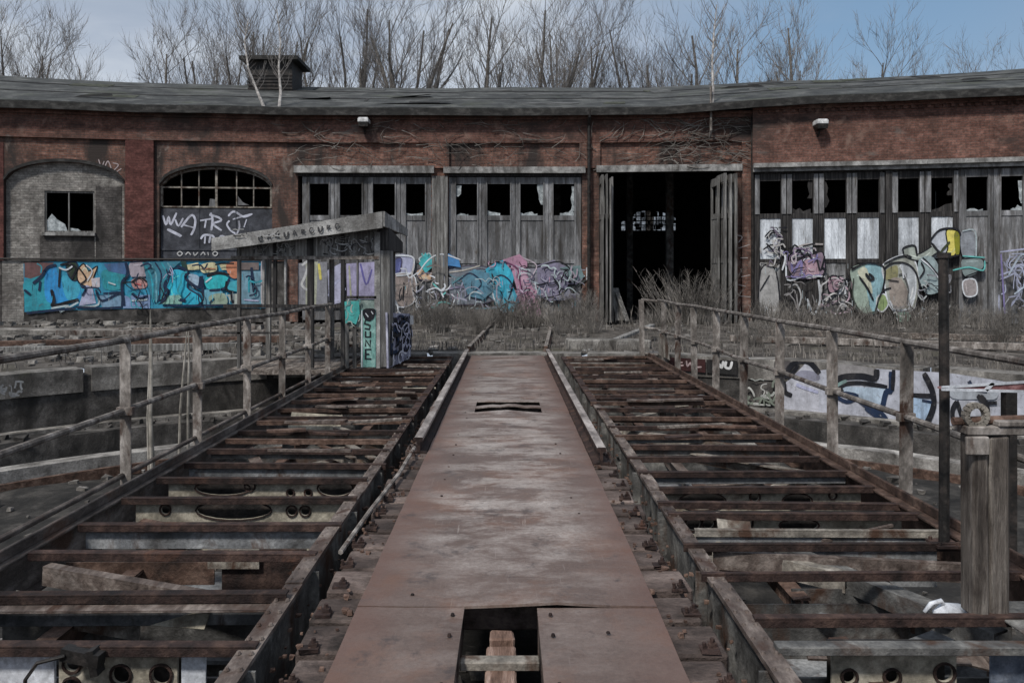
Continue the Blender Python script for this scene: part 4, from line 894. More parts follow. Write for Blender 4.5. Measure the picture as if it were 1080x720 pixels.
for pts,w_,c in (([(20,120),(10,270)],3.4,K),([(150,295),(260,290),(340,285)],3,K),([(265,130),(330,240),(345,350),(290,480),(225,515)],4.4,K),([(290,480),(325,515)],3,K),([(250,325),(330,332)],2.4,NAVY),([(535,310),(498,380),(530,480),(720,462),(775,420),(780,320),(700,255)],3.6,K),([(535,305),(600,480),(625,525)],3.2,K),([(720,260),(770,320),(740,460)],5,K),([(780,300),(860,290)],3,K),([(630,160),(650,190)],4,NAVY),([(500,220),(640,215),(780,225)],1.6,NAVY),([(850,420),(960,430),(1060,400)],3.5,LAV),([(1000,430),(1010,500)],4,K)): s(pts,w_,c)
gp.crop(0,0,1); rg=random.Random(21)
f([(706,379),(744,380),(744,394),(706,392)],(.05,.018,.018)); f([(745,380),(778,380),(778,395),(745,394)],(.015,.015,.015))
for pts in ([(716,381),(715,387),(721,387)],[(716,384),(720,384)],[(724,382),(725,388),(728,384),(730,388),(731,382)],[(734,382),(734,388),(740,388)]): s(pts,1.2,(.40,.30,.30))
for pts in ([(754,382),(755,388),(758,384),(761,388),(763,381)],[(766,381),(765,387),(770,388),(772,381)]): s(pts,2.0,(.5,.5,.5))
gp.scribble(786,818,398,424,16,1.3,[(.30,.31,.29),(.16,.18,.15),(.40,.40,.38)],rg,7)
gp.scribble(0,25,384,396,7,1.2,[(.3,.3,.3)],rg,5)
o=gp.build('graffiti_mural',M['paint_pit'],pw); o.location=(0,-PC.y,0)

# ================================================================== TURNTABLE BRIDGE
BY0,BY1=-5.0,14.9
br=thing('turntable_bridge','rusty steel turntable bridge with central plate walkway and open cross beams','turntable',(0,5,0))
def B(mb,name,mat,**k):
    o=mb.build(name,mat,br,**k); o.location=(0,-5,0); return o
def sub(mb,name,mat,parent,**k): return mb.build(name,mat,parent,**k)
# walkway plates (slightly warped sheet)
def plate(x0,x1,y0,y1,z=0.0,th=.012,nx=6,hole=None,seed=0,lift=None,amp=.006):
    ny=max(2,int((y1-y0)/.25)); V=[];idx={}
    def zz(x,y):
        q=z+amp*mnoise.noise(Vector((x*1.7+seed,y*1.1,seed)))+.5*amp*mnoise.noise(Vector((x*4+seed,y*4,seed+2)))
        if lift: q+=lift(x,y)
        return q
    top=[];bot=[]
    V=[]
    for j in range(ny+1):
        for i in range(nx+1):
            x=x0+(x1-x0)*i/nx; y=y0+(y1-y0)*j/ny; 
            if i in (0,nx): x+=.006*mnoise.noise(Vector((y*3,i,seed)))
            V.append((x,y,zz(x,y)))
    n=len(V); V+=[(x,y,q-th) for x,y,q in V]; Fs=[]
    def I(i,j): return j*(nx+1)+i
    for j in range(ny):
        for i in range(nx):
            Fs.append((I(i,j),I(i+1,j),I(i+1,j+1),I(i,j+1))); Fs.append((n+I(i,j),n+I(i,j+1),n+I(i+1,j+1),n+I(i+1,j)))
    for j in range(ny):
        Fs.append((I(0,j),I(0,j+1),n+I(0,j+1),n+I(0,j))); Fs.append((I(nx,j),n+I(nx,j),n+I(nx,j+1),I(nx,j+1)))
    for i in range(nx):
        Fs.append((I(i,0),n+I(i,0),n+I(i+1,0),I(i+1,0))); Fs.append((I(i,ny),I(i+1,ny),n+I(i+1,ny),n+I(i,ny)))
    return MB().add(V,Fs)
XP=.676
curl=lambda x,y: .022*max(0,(3.75-y)/.15)**1.5*math.exp(-((x-.12)/.16)**2) if y<3.75 else 0
walk=[]
walk.append(B(plate(-XP,XP,3.60,7.35,seed=1,lift=lambda x,y:.018*math.exp(-((x-.16)/.15)**2)*max(0,1-(y-3.6)/.35)),'walkway_plate',M['plate']))
walk.append(B(plate(-XP+.004,XP-.002,7.356,8.70,seed=2,z=.001,nx=12,lift=lambda x,y:.03*max(0,1-(8.70-y)/.2)*max(0,1-abs(x)/.38)),'walkway_plate',M['plate']))
walk.append(B(plate(-XP,XP,9.45,14.4,seed=3,z=.002,nx=12),'walkway_plate',M['plate']))
# slotted strip between (two dark slots across)
sp=MB(); 
for x0,x1,y0,y1 in ((-XP,-.36,8.704,9.446),(.38,XP,8.704,9.446)): sp.box(x0,x1,y0,y1,-.012,.003)
for i in range(8):
    u0=-.358+.736*i/8; u1=u0+.092; h=lambda u:.012+.022*(1-abs(u)/.37)+.006*math.sin(u*23)
    sp.hexa([(u0,8.95,h(u0)-.012),(u1,8.95,h(u1)-.012),(u0,9.13,h(u0)-.02),(u1,9.13,h(u1)-.02),(u0,8.95,h(u0)),(u1,8.95,h(u1)),(u0,9.13,h(u0)-.008),(u1,9.13,h(u1)-.008)])
walk.append(B(sp,'walkway_plate',M['plate']))
walk.append(B(plate(-XP,-.195,-1.2,3.592,seed=4,z=-.002),'walkway_plate',M['plate']))
walk.append(B(plate(.135,XP,-1.2,3.592,seed=5,z=-.003,lift=lambda x,y:-.004),'walkway_plate',M['plate']))
walk.append(B(plate(-XP,XP,-5,-1.21,seed=6),'walkway_plate',M['plate']))
sp=MB(); sp.box(-XP,-.12,14.406,14.9,-.012,.004); sp.box(.12,XP,14.406,14.9,-.012,.004); sp.box(-.118,.118,14.6,14.9,-.012,.004); B(sp,'walkway_plate',M['plate'])
# bolt heads
bl=MB()
for y in [1.6+.42*i for i in range(32)]:
    for x in (-.44,.43):
        if 9<y<9.4: continue
        xx=x+rnd.uniform(-.02,.02); yy=y+rnd.uniform(-.05,.05); bl.tube([(xx,yy,0),(xx,yy,.006)],[.010,.007],8) if rnd.random()<.55 else None
for y in (2.9,3.3,3.5):
    for x in (.19,-.24): bl.tube([(x,y,0),(x,y,.01)],[.010,.007],8)
B(bl,'bolt_row',M['rust_dark'])
# hatch interior: timber baulk, cross bar
m=MB(); m.box(-.085,.035,1.9,3.42,-.20,-.10,jit=.006); m.box(-.075,.03,3.425,3.52,-.22,-.07,jit=.005); B(m,'hatch_beam',M['hatch_wood'],bevel=.008)
m=MB(); m.box(-.19,.13,3.20,3.265,-.098,-.062); B(m,'hatch_bar',M['steel_pale'],bevel=.004)
# sleepers and chairs
Y=1.15
bolt_r=random.Random(4)
proto_chair=None
while Y<14.8:
    m=MB(); dl,dr=bolt_r.uniform(-.03,.03),bolt_r.uniform(-.03,.03); dz=bolt_r.uniform(-.008,.004)
    hole = 2.6<Y<3.65
    segs=((-.86+dl,-.20),(.14,.86+dr)) if hole else ((-.86+dl,-.40),(.42,.86+dr)) if 8.5<Y<9.6 else ((-.86+dl,.86+dr),)
    for x0,x1 in segs: m.box(x0,x1,Y-.124,Y+.124,-.20,-.016+dz,jit=.007)
    sl=B(m,'sleeper',M['sleeper'],bevel=.01)
    for sg in (-1,1):
        if Y>7.4: break
        c=MB(); x=sg*(.815+bolt_r.uniform(-.02,.02)); y=Y-.085+bolt_r.uniform(-.02,.02)
        c.box(x-.035,x+.035,y-.03,y+.03,-.026,-.010,jit=.005); c.tube([(x+.012,y+.008,-.02),(x+.012,y+.008,.022)],.010,6); c.box(x-.004,x+.028,y-.008,y+.024,-.01,.004,jit=.003)
        if bolt_r.random()<.6: c.tube([(x-.02,y-.01,-.02),(x-.026,y-.012,.014)],.009,6)
        c.build('rail_chair',M['rust_dark'],sl)
    Y+=.31
# running rails (flat-bottom profile) on the far half
def rail_mesh(x, y0,y1, z0=-.02, h=.145):
    prof=[(-.065,0),(.065,0),(.065,.012),(.012,.028),(.012,h-.045),(.036,h-.032),(.036,h-.004),(.028,h),(-.028,h),(-.036,h-.004),(-.036,h-.032),(-.012,h-.045),(-.012,.028),(-.065,.012)]
    V=[(x+a,y0,z0+b) for a,b in prof]+[(x+a,y1,z0+b) for a,b in prof]; n=len(prof)
    Fs=[(i,(i+1)%n,n+(i+1)%n,n+i) for i in range(n)]+[tuple(range(n))[::-1],tuple(range(n,2*n))]
    return MB().add(V,Fs,[1 if 5<=i<=8 else 0 for i in range(n)]+[0,0])
M['rail_head']=nmat('rail_head',(.13,.11,.10),(.25,.22,.205),(.36,.325,.305),7,stretch=(1,.3,1),rough=.5,bump=.2,stain=[((.09,.05,.035),4,(1,.4,1),.56,.68)])
B(rail_mesh(-.752,6.75,14.9),'running_rail',[M['rust_dark'],M['rail_head']]); B(rail_mesh(.752,6.35,14.9),'running_rail',[M['rust_dark'],M['rail_head']])
# a loose rod beside the left rail stub
m=MB(); m.tube([(-.78,6.7,.05),(-.80,5.9,.03),(-.86,5.0,.02),(-.90,4.3,.0)],.014,6); B(m,'loose_rod',M['rail_grey'])
# main girders: flange strips + deep web
for sg in (-1,1):
    m=MB(); xg=sg*1.045
    ys=[BY0,1.2,3.9,5.6,7.4,9.3,11.2,13,BY1]
    for a,b in zip(ys,ys[1:]):
        dx=rnd.uniform(-.006,.006); m.box(xg-.042+dx,xg+.042+dx,a+.004,b-.004,-.035,-.012+rnd.uniform(-.004,.004),mi=0 if b<(7.5 if sg<0 else 9.4) else 2)
    m.box(xg-.012,xg+.012,BY0,BY1,-.75,-.036,mi=1)
    m.box(xg-.10,xg+.10,BY0,BY1,-.775,-.751,mi=1)
    y=1.0
    while y<14.5: 
        m.box(xg-.07,xg-.0125,y,y+.012,-.74,-.04,mi=1); m.box(xg+.0125,xg+.07,y,y+.012,-.74,-.04,mi=1); y+=1.04
    # rivet rows on the flange
    y=2.0
    while y<9:
        for dx in (-.026,.026): m.tube([(xg+dx,y,-.013),(xg+dx,y,-.002)],[.012,.007],6,mi=0)
        y+=.13
    B(m,'main_girder',[M['flange'],M['steel_grey'],M['rust_dark']])
# outer edge beams
for sg in (-1,1):
    m=MB(); x=sg*2.66
    m.box(x-(.10 if sg>0 else .075),x+.075,BY0,BY1,-.018,.0); m.box(x-.01,x+.01,BY0,BY1,-.24,-.0185); m.box(x-.07,x+.07,BY0,BY1,-.26,-.241)
    m.box(x-sg*.02-.012,x-sg*.02+.012,BY0,BY1,.0005,.06)
    if sg<0: m.tube([(x-.17,3.0,.02),(x-.16,8,.03),(x-.16,12,.02)],.022,6)
    B(m,'edge_beam',M['edge_steel'] if sg<0 else M['rust_mid'],bevel=.004)
# cross beams
def cross_beam(sg,y,x0,x1,z=0,tilt=0,web=0,top=.05,mat='rust_dark',ledge=0,wm='web_grey'):
    m=MB(); a,b=sorted((sg*x0,sg*x1)); dz=tilt; wx=rb.uniform(-.006,.006)
    def bx(y0,y1,z0,z1,mi,a=a,b=b): 
        m.hexa([(a,y0+wx,z0+z),(b,y0-wx,z0+z+dz),(a,y1+wx,z0+z),(b,y1-wx,z0+z+dz),(a,y0+wx,z1+z),(b,y0-wx,z1+z+dz),(a,y1+wx,z1+z),(b,y1-wx,z1+z+dz)],mi)
    bx(y-top*.5,y+top*.5,-.010,0,0); bx(y-top*.5+.001,y-top*.5+.009,-.045,-.0102,0)
    if ledge: bx(y-top*.5-.07,y-top*.5+.0005,-.058,-.046,2)
    if web: bx(y+top*.5-.012,y+top*.5-.002,-web,-.0103,1,max(a,-2.55) if sg<0 else max(a,1.115),min(b,-1.115) if sg<0 else b)
    return B(m,'cross_beam',[M[mat],M[wm],M['flange']],bevel=.002)
ysL=[1.65,2.2,2.72,3.235,3.72,4.30,4.80,5.33,5.85,6.36,6.84,7.30,7.64,8.2,8.42,8.95,9.5,10.05,10.6,11.15,11.7,12.25,12.8,13.4,14.0,14.6]
ysR=[1.7,2.25,2.75,3.48,4.0,4.42,4.70,5.0,5.24,5.6,6.05,6.55,7.02,7.45,7.9,8.4,8.95,9.4,9.9,10.4,10.9,11.4,11.9,12.4,12.95,13.5,14.1,14.7]
rb=random.Random(15)
WL={3.72:(.165,'web_grey',1),4.80:(.16,'web_grey',0),6.36:(.12,'web_grey',0),6.84:(.09,'steel_grey',0),7.64:(.08,'steel_pale',0)}
for i,y in enumerate(ysL):
    w_,wm,lg=WL.get(y,(0 if y<8 else (.07 if i%3==0 else 0),'rust_mid',0))
    cross_beam(-1,y,.985+rb.uniform(-.02,.05),2.575,z=.004+rb.uniform(-.004,.008),tilt=rb.uniform(-.012,.012),web=w_,wm=wm,ledge=lg,top=.055 if y<5 else .045,mat='rust_dark' if y<7 else ('rust_mid' if i%2 else 'rust_dark'))
WR={4.70:(.11,'web_grey',0),6.05:(.10,'web_grey',0),7.02:(.10,'steel_grey',0),7.45:(.08,'web_grey',0)}
for i,y in enumerate(ysR):
    w_,wm,lg=WR.get(y,(0 if y<8 else (.07 if i%3==0 else 0),'rust_mid',0))
    cross_beam(1,y,(.99 if i%3 else 1.08)+rb.uniform(-.02,.03),2.575,z=.004+rb.uniform(-.004,.008),tilt=rb.uniform(-.012,.012),web=w_,wm=wm,ledge=lg,top=.03 if y in(4.0,4.42,4.70) else .045,mat='steel_pale' if y==4.70 else ('rust_dark' if y<7 else ('rust_mid' if i%2 else 'rust_dark')))
# loose scrap lying on the beams
for k in range(34):
    sg=rb.choice((-1,1)); y=rb.uniform(6.6,14.3); x=sg*rb.uniform(1.25,2.3); l=rb.uniform(.25,.75); a=rb.uniform(-.35,.35)
    m=MB(); m.bar((x-l/2,y-l*a/2,.018+rb.uniform(0,.02)),(x+l/2,y+l*a/2,.02+rb.uniform(0,.03)),rb.uniform(.03,.10),.02)
    B(m,'loose_batten',rb.choice([M['rust_mid'],M['flange'],M['timber_y'],M['rust_dark']]))
# diagonal wind bracing at lower level
def brace(p0,p1,w=.10,mat='steel_pale'):
    m=MB(); p0=Vector(p0);p1=Vector(p1); m.bar(p0,p1,w,.012); d=(p1-p0).normalized(); s_=d.cross(Vector((0,0,1)))*w*.46
    m.bar(p0+s_-Vector((0,0,.05)),p1+s_-Vector((0,0,.05)),.010,.088); B(m,'diagonal_brace',M[mat])
brace((1.62,4.72,-.10),(2.20,3.55,-.10),.10,'steel_grey'); brace((1.22,4.68,-.08),(1.80,4.22,-.085),.07,'steel_pale'); brace((1.15,4.46,-.05),(2.56,4.30,-.07),.035,'flange')
brace((1.30,3.45,-.30),(2.4,4.1,-.30),.12,'web_grey'); brace((1.12,5.1,-.2),(2.58,6.9,-.2)); brace((2.58,6.1,-.06),(1.5,7.2,-.08),.08); brace((1.12,8.1,-.06),(2.2,7.2,-.06),.07); brace((1.12,9,-.2),(2.58,10.8,-.2))
brace((-2.45,4.24,-.05),(-1.30,3.98,-.13),.06,'flange'); brace((-2.5,4.0,-.11),(-1.75,3.85,-.16),.09,'steel_pale'); brace((-1.12,6.72,-.05),(-1.50,7.4,-.06),.07); brace((-1.30,6.75,-.05),(-1.75,7.35,-.06),.05); brace((-2.58,6.4,-.22),(-1.12,7.9,-.22)); brace((-1.12,8,-.22),(-2.58,9.8,-.22)); brace((-1.12,2.6,-.24),(-2.58,3.6,-.24),.09,'rust_mid'); brace((1.12,2.2,-.24),(2.58,3.0,-.24),.09,'rust_mid')
for bb,mt in (((1.72,2.56,4.745,4.755,-.36,-.125),'web_grey'),((1.13,1.70,4.78,4.79,-.34,-.125),'rust_mid'),((1.66,1.72,4.70,4.80,-.36,-.12),'steel_pale'),((1.50,2.10,4.20,4.21,-.42,-.16),'steel_grey'),((-2.56,-1.7,4.62,4.63,-.30,-.17),'rust_mid'),((-1.62,-1.14,4.52,4.53,-.30,-.06),'rust_dark'),((-1.69,-1.40,4.49,4.50,-.16,-.05),'steel_pale')):
    m=MB(); m.box(*bb); B(m,'web_plate',M[mt])
# bearer plates between the girders, pale, with round lightening holes
M['cream_plate']=nmat('cream_plate',(.17,.15,.115),(.30,.27,.215),(.40,.365,.30),6,rough=.8,bump=.3,stain=[((.10,.06,.04),4,(1,1,.7),.55,.68),((.05,.042,.036),1.8,(1,1,1),.62,.72)])
def hole_plate(x0,x1,y,z0,z1,holes,mat='cream_plate',th=.014):
    """upright plate facing the walkway end with holes (x,z,r)"""
    bm=bmesh.new()
    def loop(pts):
        vs=[bm.verts.new((p[0],y,p[1])) for p in pts]; return [bm.edges.new((vs[i],vs[(i+1)%len(vs)])) for i in range(len(vs))]
    es=loop([(x0,z0),(x1,z0),(x1,z1),(x0,z1)])
    for hx,hz,hr in holes:
        rx,rz=(hr if isinstance(hr,tuple) else (hr,hr)); es+=loop([(hx+rx*math.cos(2*math.pi*k/18),hz+rz*math.sin(2*math.pi*k/18)) for k in range(18)])
    bmesh.ops.triangle_fill(bm,use_beauty=True,edges=es)
    # drop faces that fall inside the holes
    dele=[f for f in bm.faces if any(((f.calc_center_median().x-h[0])/(h[2][0] if isinstance(h[2],tuple) else h[2]))**2+((f.calc_center_median().z-h[1])/(h[2][1] if isinstance(h[2],tuple) else h[2]))**2<.92 for h in holes)]
    bmesh.ops.delete(bm,geom=dele,context='FACES_ONLY')
    ext=bmesh.ops.extrude_face_region(bm,geom=list(bm.faces)); bmesh.ops.translate(bm,verts=[v for v in ext['geom'] if isinstance(v,bmesh.types.BMVert)],vec=(0,th,0))
    bmesh.ops.recalc_face_normals(bm,faces=bm.faces)
    me=bpy.data.meshes.new('bearer_plate'); bm.to_mesh(me); bm.free(); me.materials.append(M[mat])
    o=bpy.data.objects.new('bearer_plate',me); C.objects.link(o); o.parent=br; o.location=(0,-5,0)
    m=MB(); m.box(x0+.01,x1-.01,y+.07,y+.08,z0,z1-.004); m.build('hole_dark_sheet',M['black_metal'],o)  # black sheet added behind the plate so that the holes look dark
    m=MB()
    for hx,hz,hr in holes:
        rx,rz=(hr if isinstance(hr,tuple) else (hr,hr)); P=[(hx+(rx+.006)*math.cos(2*math.pi*k/18),y-.004,hz+(rz+.006)*math.sin(2*math.pi*k/18)) for k in range(19)]
        m.tube(P,.007,4)
    m.build('hole_rim',M['rust_dark'],o); return o
hole_plate(-2.50,-1.12,5.36,-.36,-.016,[(-1.84,-.085,(.25,.062)),(-1.45,-.09,.030),(-1.36,-.09,.030),(-2.3,-.08,.03)])
hole_plate(-2.50,-1.12,5.88,-.36,-.016,[(-2.10,-.075,(.20,.05)),(-1.90,-.06,.032),(-1.27,-.075,(.125,.058)),(-1.6,-.11,.022),(-1.47,-.11,.022)])
hole_plate(1.12,2.5,5.05,-.36,-.016,[(1.275,-.075,.034),(1.37,-.075,.034),(1.52,-.07,(.03,.045)),(1.18,-.07,(.045,.05)),(1.85,-.09,(.12,.04))])
hole_plate(1.12,2.5,5.63,-.36,-.016,[(1.38,-.10,(.16,.06)),(1.75,-.07,.03),(2.05,-.10,(.10,.05)),(2.3,-.06,.02)])
hole_plate(-1.84,-1.354,3.268,-.50,-.047,[(-1.785,-.10,.030),(-1.785,-.19,.030),(-1.585,-.145,.036),(-1.42,-.145,.038)])
hole_plate(1.33,1.84,3.262,-.50,-.028,[(1.40,-.15,.026),(1.575,-.15,.028),(1.79,-.135,.036)])
for sg in (-1,1):
    for y in (7.6,9.2,10.8,12.4,3.35,4.1): 
        m=MB(); m.box(sg*1.06 if sg>0 else -2.6, 2.6 if sg>0 else -1.06, y, y+.014, -.7,-.2); B(m,'bearer_plate',M['steel_grey'])
# torque box below the far left: pale sheet on the pit side
for bb in ((-2.58,-1.86,3.27,3.285,-.62,-.047),(-1.34,-1.24,3.275,3.285,-.5,-.06)): m=MB(); m.box(*bb); B(m,'skirt_sheet',M['white_paint'])
m=MB(); m.box(1.98,2.6,3.262,3.272,-.6,-.03); B(m,'skirt_sheet',nmat('blue_sheet',(.05,.06,.08),(.10,.12,.16),(.2,.22,.26),5))
for bb in ((-2.56,-1.13,4.0,5.2,-.46,-.44),(1.13,2.5,2.9,4.4,-.5,-.48),(-2.5,-1.13,7.0,8.5,-.4,-.385),(1.15,2.5,6.9,8.3,-.4,-.385)): m=MB(); m.box(*bb); B(m,'lower_sheet',M['web_grey'])
lr=random.Random(88)
for sg in (-1,1):
    for x,z in ((1.52,-.17),(2.12,-.21)):
        y=1.2
        while y<14:
            l=lr.uniform(1.2,2.6); m=MB(); dx=lr.uniform(-.05,.05); m.box(sg*x+dx-.045,sg*x+dx+.045,y,y+l,z-.012,z,jit=.006); m.box(sg*x+dx-.006,sg*x+dx+.006,y,y+l,z-.13,z-.0125)
            if lr.random()<.8: B(m,'stringer',lr.choice([M['rust_mid'],M['steel_pale'],M['rust_mid'],M['flange']]))
            y+=l+lr.uniform(.02,.5)
    for k in range(26):
        y=lr.uniform(3.3,13.5); x=sg*lr.uniform(1.2,2.45); m=MB(); l=lr.uniform(.12,.7); a=lr.uniform(-1.2,1.2) if lr.random()<.4 else lr.uniform(-.2,.2); z=lr.choice((lr.uniform(-.14,-.05),lr.uniform(-.32,-.1)))
        p0=(x-l/2*math.cos(a),y-l/2*math.sin(a),z+lr.uniform(-.03,.03)); p1=(x+l/2*math.cos(a),y+l/2*math.sin(a),z+lr.uniform(-.03,.03))
        t_=lr.random()
        if t_<.35: m.tube([p0,p1],lr.uniform(.008,.02),6); nm='scrap_rod'
        elif t_<.75: m.bar(p0,p1,lr.uniform(.03,.09),.012,(lr.uniform(-.4,.4),-.4,1)); nm='scrap_strip'
        else: m.bar(p0,p1,lr.uniform(.08,.2),.006,(lr.uniform(-.5,.5),-1,.8)); nm='scrap_sheet'
        B(m,nm,lr.choice([M['rust_mid'],M['steel_pale'],M['web_grey'],M['flange'],M['rust_dark'],M['cream_plate']]))
# small bracket with hanging cable on left near beam
m=MB(); m.bar((-1.78,3.2,-.02),(-1.62,3.18,-.04),.05,.05); m.bar((-1.66,3.19,0),(-1.64,3.19,-.1),.06,.03); m.tube([(-1.76,3.17,-.02),(-1.86,3.15,-.04),(-1.90,3.14,-.1),(-1.905,3.14,-.2)],.008,6); B(m,'cable_bracket',M['black_metal'])
# railings
def railing(sg, ys, yend, y0):
    x=sg*2.80
    root=MB()
    lean=[]
    tops=MB(); 
    pts=[(x+rb.uniform(-.015,.015),y,1.03+rb.uniform(-.015,.015)) for y in [y0]+ys+[yend]]
    tops.tube(pts,.024,8)
    t=B(tops,'railing',M['rail_grey'],smooth=False)
    pts=[(x+rb.uniform(-.02,.02),y,.50+rb.uniform(-.02,.02)) for y in [y0]+ys+[yend]]
    MB().tube(pts,.022,8).build('mid_rail',M['rail_grey'],t)
    for y in ys:
        m=MB(); a=rb.uniform(-.02,.02); w_=.082 if sg<0 else .095
        # angle-iron post
        m.bar((x-.0,y,-.25),(x+a,y,1.02),w_,.012,(0,1,0)); m.bar((x+sg*w_*.5-sg*.006,y+.05,-.25),(x+a+sg*w_*.5-sg*.006,y+.05,1.02),.012,.09,(0,1,0))
        m.box(x-.06,x+.06,y-.03,y+.02,.47,.53)
        m.build('railing_post',M['rail_grey'],t,bevel=.003)
    return t
railing(-1,[3.1,5.85,7.2,8.57,9.9,11.2,12.4],12.7,-3); 
rR=railing(1,[5.60,6.85,8.2,9.45,10.7,11.9,13.1,14.2],14.85,1.5)
# end frame at the far right
m=MB(); 
for z in (1.02,.5,.02): m.tube([(2.80,14.85,z),(2.5,14.87,z+.03)],.024,8)
m.bar((2.52,14.86,-.2),(2.5,14.86,1.05),.09,.05,(0,1,0)); m.build('end_frame',M['rail_grey'],rR)
m=MB(); m.add([(2.78,13.6,.05),(2.78,14.6,.05),(2.78,14.6,.42),(2.78,14.2,.5),(2.78,13.8,.35)],[(0,1,2,3,4)]); m.build('torn_sheet',M['steel_pale'],rR)
# left outer walkway bracket ends
# dirt on beams: leaf litter clumps -> later stuff

# ---- thin black post on the right edge beam
t=thing('signal_post','thin black iron post standing on the right edge beam of the bridge','post',(2.44,4.45,-.01))
m=MB(); m.tube([(0,0,0),(.003,0,.8),(-.004,0,1.60)],[.028,.027,.026],10); m.build('pole',M['black_metal'],t)
m=MB(); m.cyl((0,0,1.60),(0,0,1.63),.036,12); m.build('cap',M['black_metal'],t)
m=MB(); m.box(-.07,.07,-.07,.07,0,.014); [m.cyl((sx*.05,sy*.05,.014),(sx*.05,sy*.05,.03),.01,6) for sx in(-1,1) for sy in (-1,1)]; m.build('foot_plate',M['rust_dark'],t)
# ---- locking lever stand (timber posts with iron head) right foreground
t=thing('lever_stand','weathered split timber post with iron lever head at the bridge edge, right foreground','post',(2.12,3.54,-.01))
m=MB()
m.hexa([(-.075,-.05,0),(-.01,-.06,0),(-.075,.06,0),(-.01,.06,0),(-.078,-.05,.80),(-.012,-.055,.80),(-.078,.06,.80),(-.012,.06,.80)])
m.hexa([(0,-.045,0),(.085,-.05,0),(0,.06,0),(.085,.06,0),(.0,-.045,.79),(.088,-.045,.80),(.0,.055,.79),(.088,.06,.80)])
m.build('timber_post',M['timber'],t,bevel=.01)
m=MB(); m.bar((.14,.12,0),(.145,.12,.80),.055,.07,(0,1,0)); m.build('back_post',M['timber'],t,bevel=.006)
m=MB(); m.box(-.10,.20,-.05,.07,.801,.84); m.box(-.12,-.02,-.075,-.055,.72,.80); m.box(.03,.19,-.06,.08,.84,.865); m.build('head_plate',M['rail_grey'],t,bevel=.005)
m=MB(); N=16
for k in range(N):
    a0=2*math.pi*k/N; a1=2*math.pi*(k+1)/N; m.bar((-.05+.045*math.cos(a0),-.02,.885+.045*math.sin(a0)),(-.05+.045*math.cos(a1),-.02,.885+.045*math.sin(a1)),.024,.03,(0,1,0))
m.build('ring',M['steel_pale'],t)
m=MB(); m.tube([(-.14,0,.855),(-.02,0,.86),(.18,0,.865)],.018,8); m.build('lever',M['rust_mid'],t)
# red and white striped arm behind the stand
t=thing('striped_signal','dull red and white striped metal arm on a short bracket behind the lever post','signal',(2.62,4.35,0))
m=MB(); m.bar((.12,0,-.2),(.12,0,.86),.06,.05,(0,1,0)); m.build('bracket_post',M['black_metal'],t)
m=MB(); m.hexa([(-.26,-.02,.875),(.5,-.02,.855),(-.26,.02,.875),(.5,.02,.855),(-.26,-.02,.885),(.5,-.02,.93),(-.26,.02,.885),(.5,.02,.93)]); m.build('arm',M['red_paint'],t)
m=MB(); m.bar((-.26,-.023,.885),(.5,-.023,.935),.006,.014,(0,0,1)); m.bar((-.26,-.023,.875),(.5,-.023,.855),.006,.014); m.bar((-.02,-.023,.87),(.02,-.023,.91),.006,.02); m.build('stripe',M['white_paint'],t)
# platform sheet at right bottom
m=MB(); m.box(2.16,2.72,3.26,3.66,-.012,-.001); m.box(1.08,2.7,3.17,3.235,-.022,.012); B(m,'foot_sheet',M['steel_grey'],bevel=.003)

# ---- operator cabin
cab=thing('operator_cabin','small open wooden cabin with sloping roof and graffiti at the left end of the bridge','cabin',(-3.2,12.9,0))
def Cb(mb,name,mat,**k):
    o=mb.build(name,mat,cab,**k); o.location=(3.2,-12.9,0); return o
YC=12.9; YK=14.5
def cx(px): return X_at(px,YC)
def cz(py): return Z_at(py,YC)
# roof slab
zl,zr=cz(256),cz(229); xl,xr=cx(232),cx(405)
m=MB(); m.hexa([(xl,YC-.25,zl-.0),(xr+.02,YC-.25,zr),(xl,YK+.2,zl-.12),(xr+.12,YK+.2,zr-.16),(xl,YC-.25,zl+.05),(xr+.02,YC-.25,zr+.05),(xl,YK+.2,zl-.07),(xr+.12,YK+.2,zr-.11)])
rf=Cb(m,'cabin_roof',M['fascia'],bevel=.006)
m=MB(); m.hexa([(xl-.03,YC-.29,zl-.14),(xr+.02,YC-.29,zr-.19),(xl-.03,YC-.255,zl-.14),(xr+.02,YC-.255,zr-.19),(xl-.03,YC-.29,zl+.06),(xr+.02,YC-.29,zr+.07),(xl-.03,YC-.255,zl+.06),(xr+.02,YC-.255,zr+.07)])
m.hexa([(xr+.03,YC-.29,zr-.17),(xr+.06,YC-.29,zr-.17),(xr+.13,YK+.2,zr-.22),(xr+.16,YK+.2,zr-.22),(xr+.03,YC-.29,zr+.07),(xr+.06,YC-.29,zr+.07),(xr+.13,YK+.2,zr-.09),(xr+.16,YK+.2,zr-.09)])
m.build('roof_fascia',M['lintel'],rf)
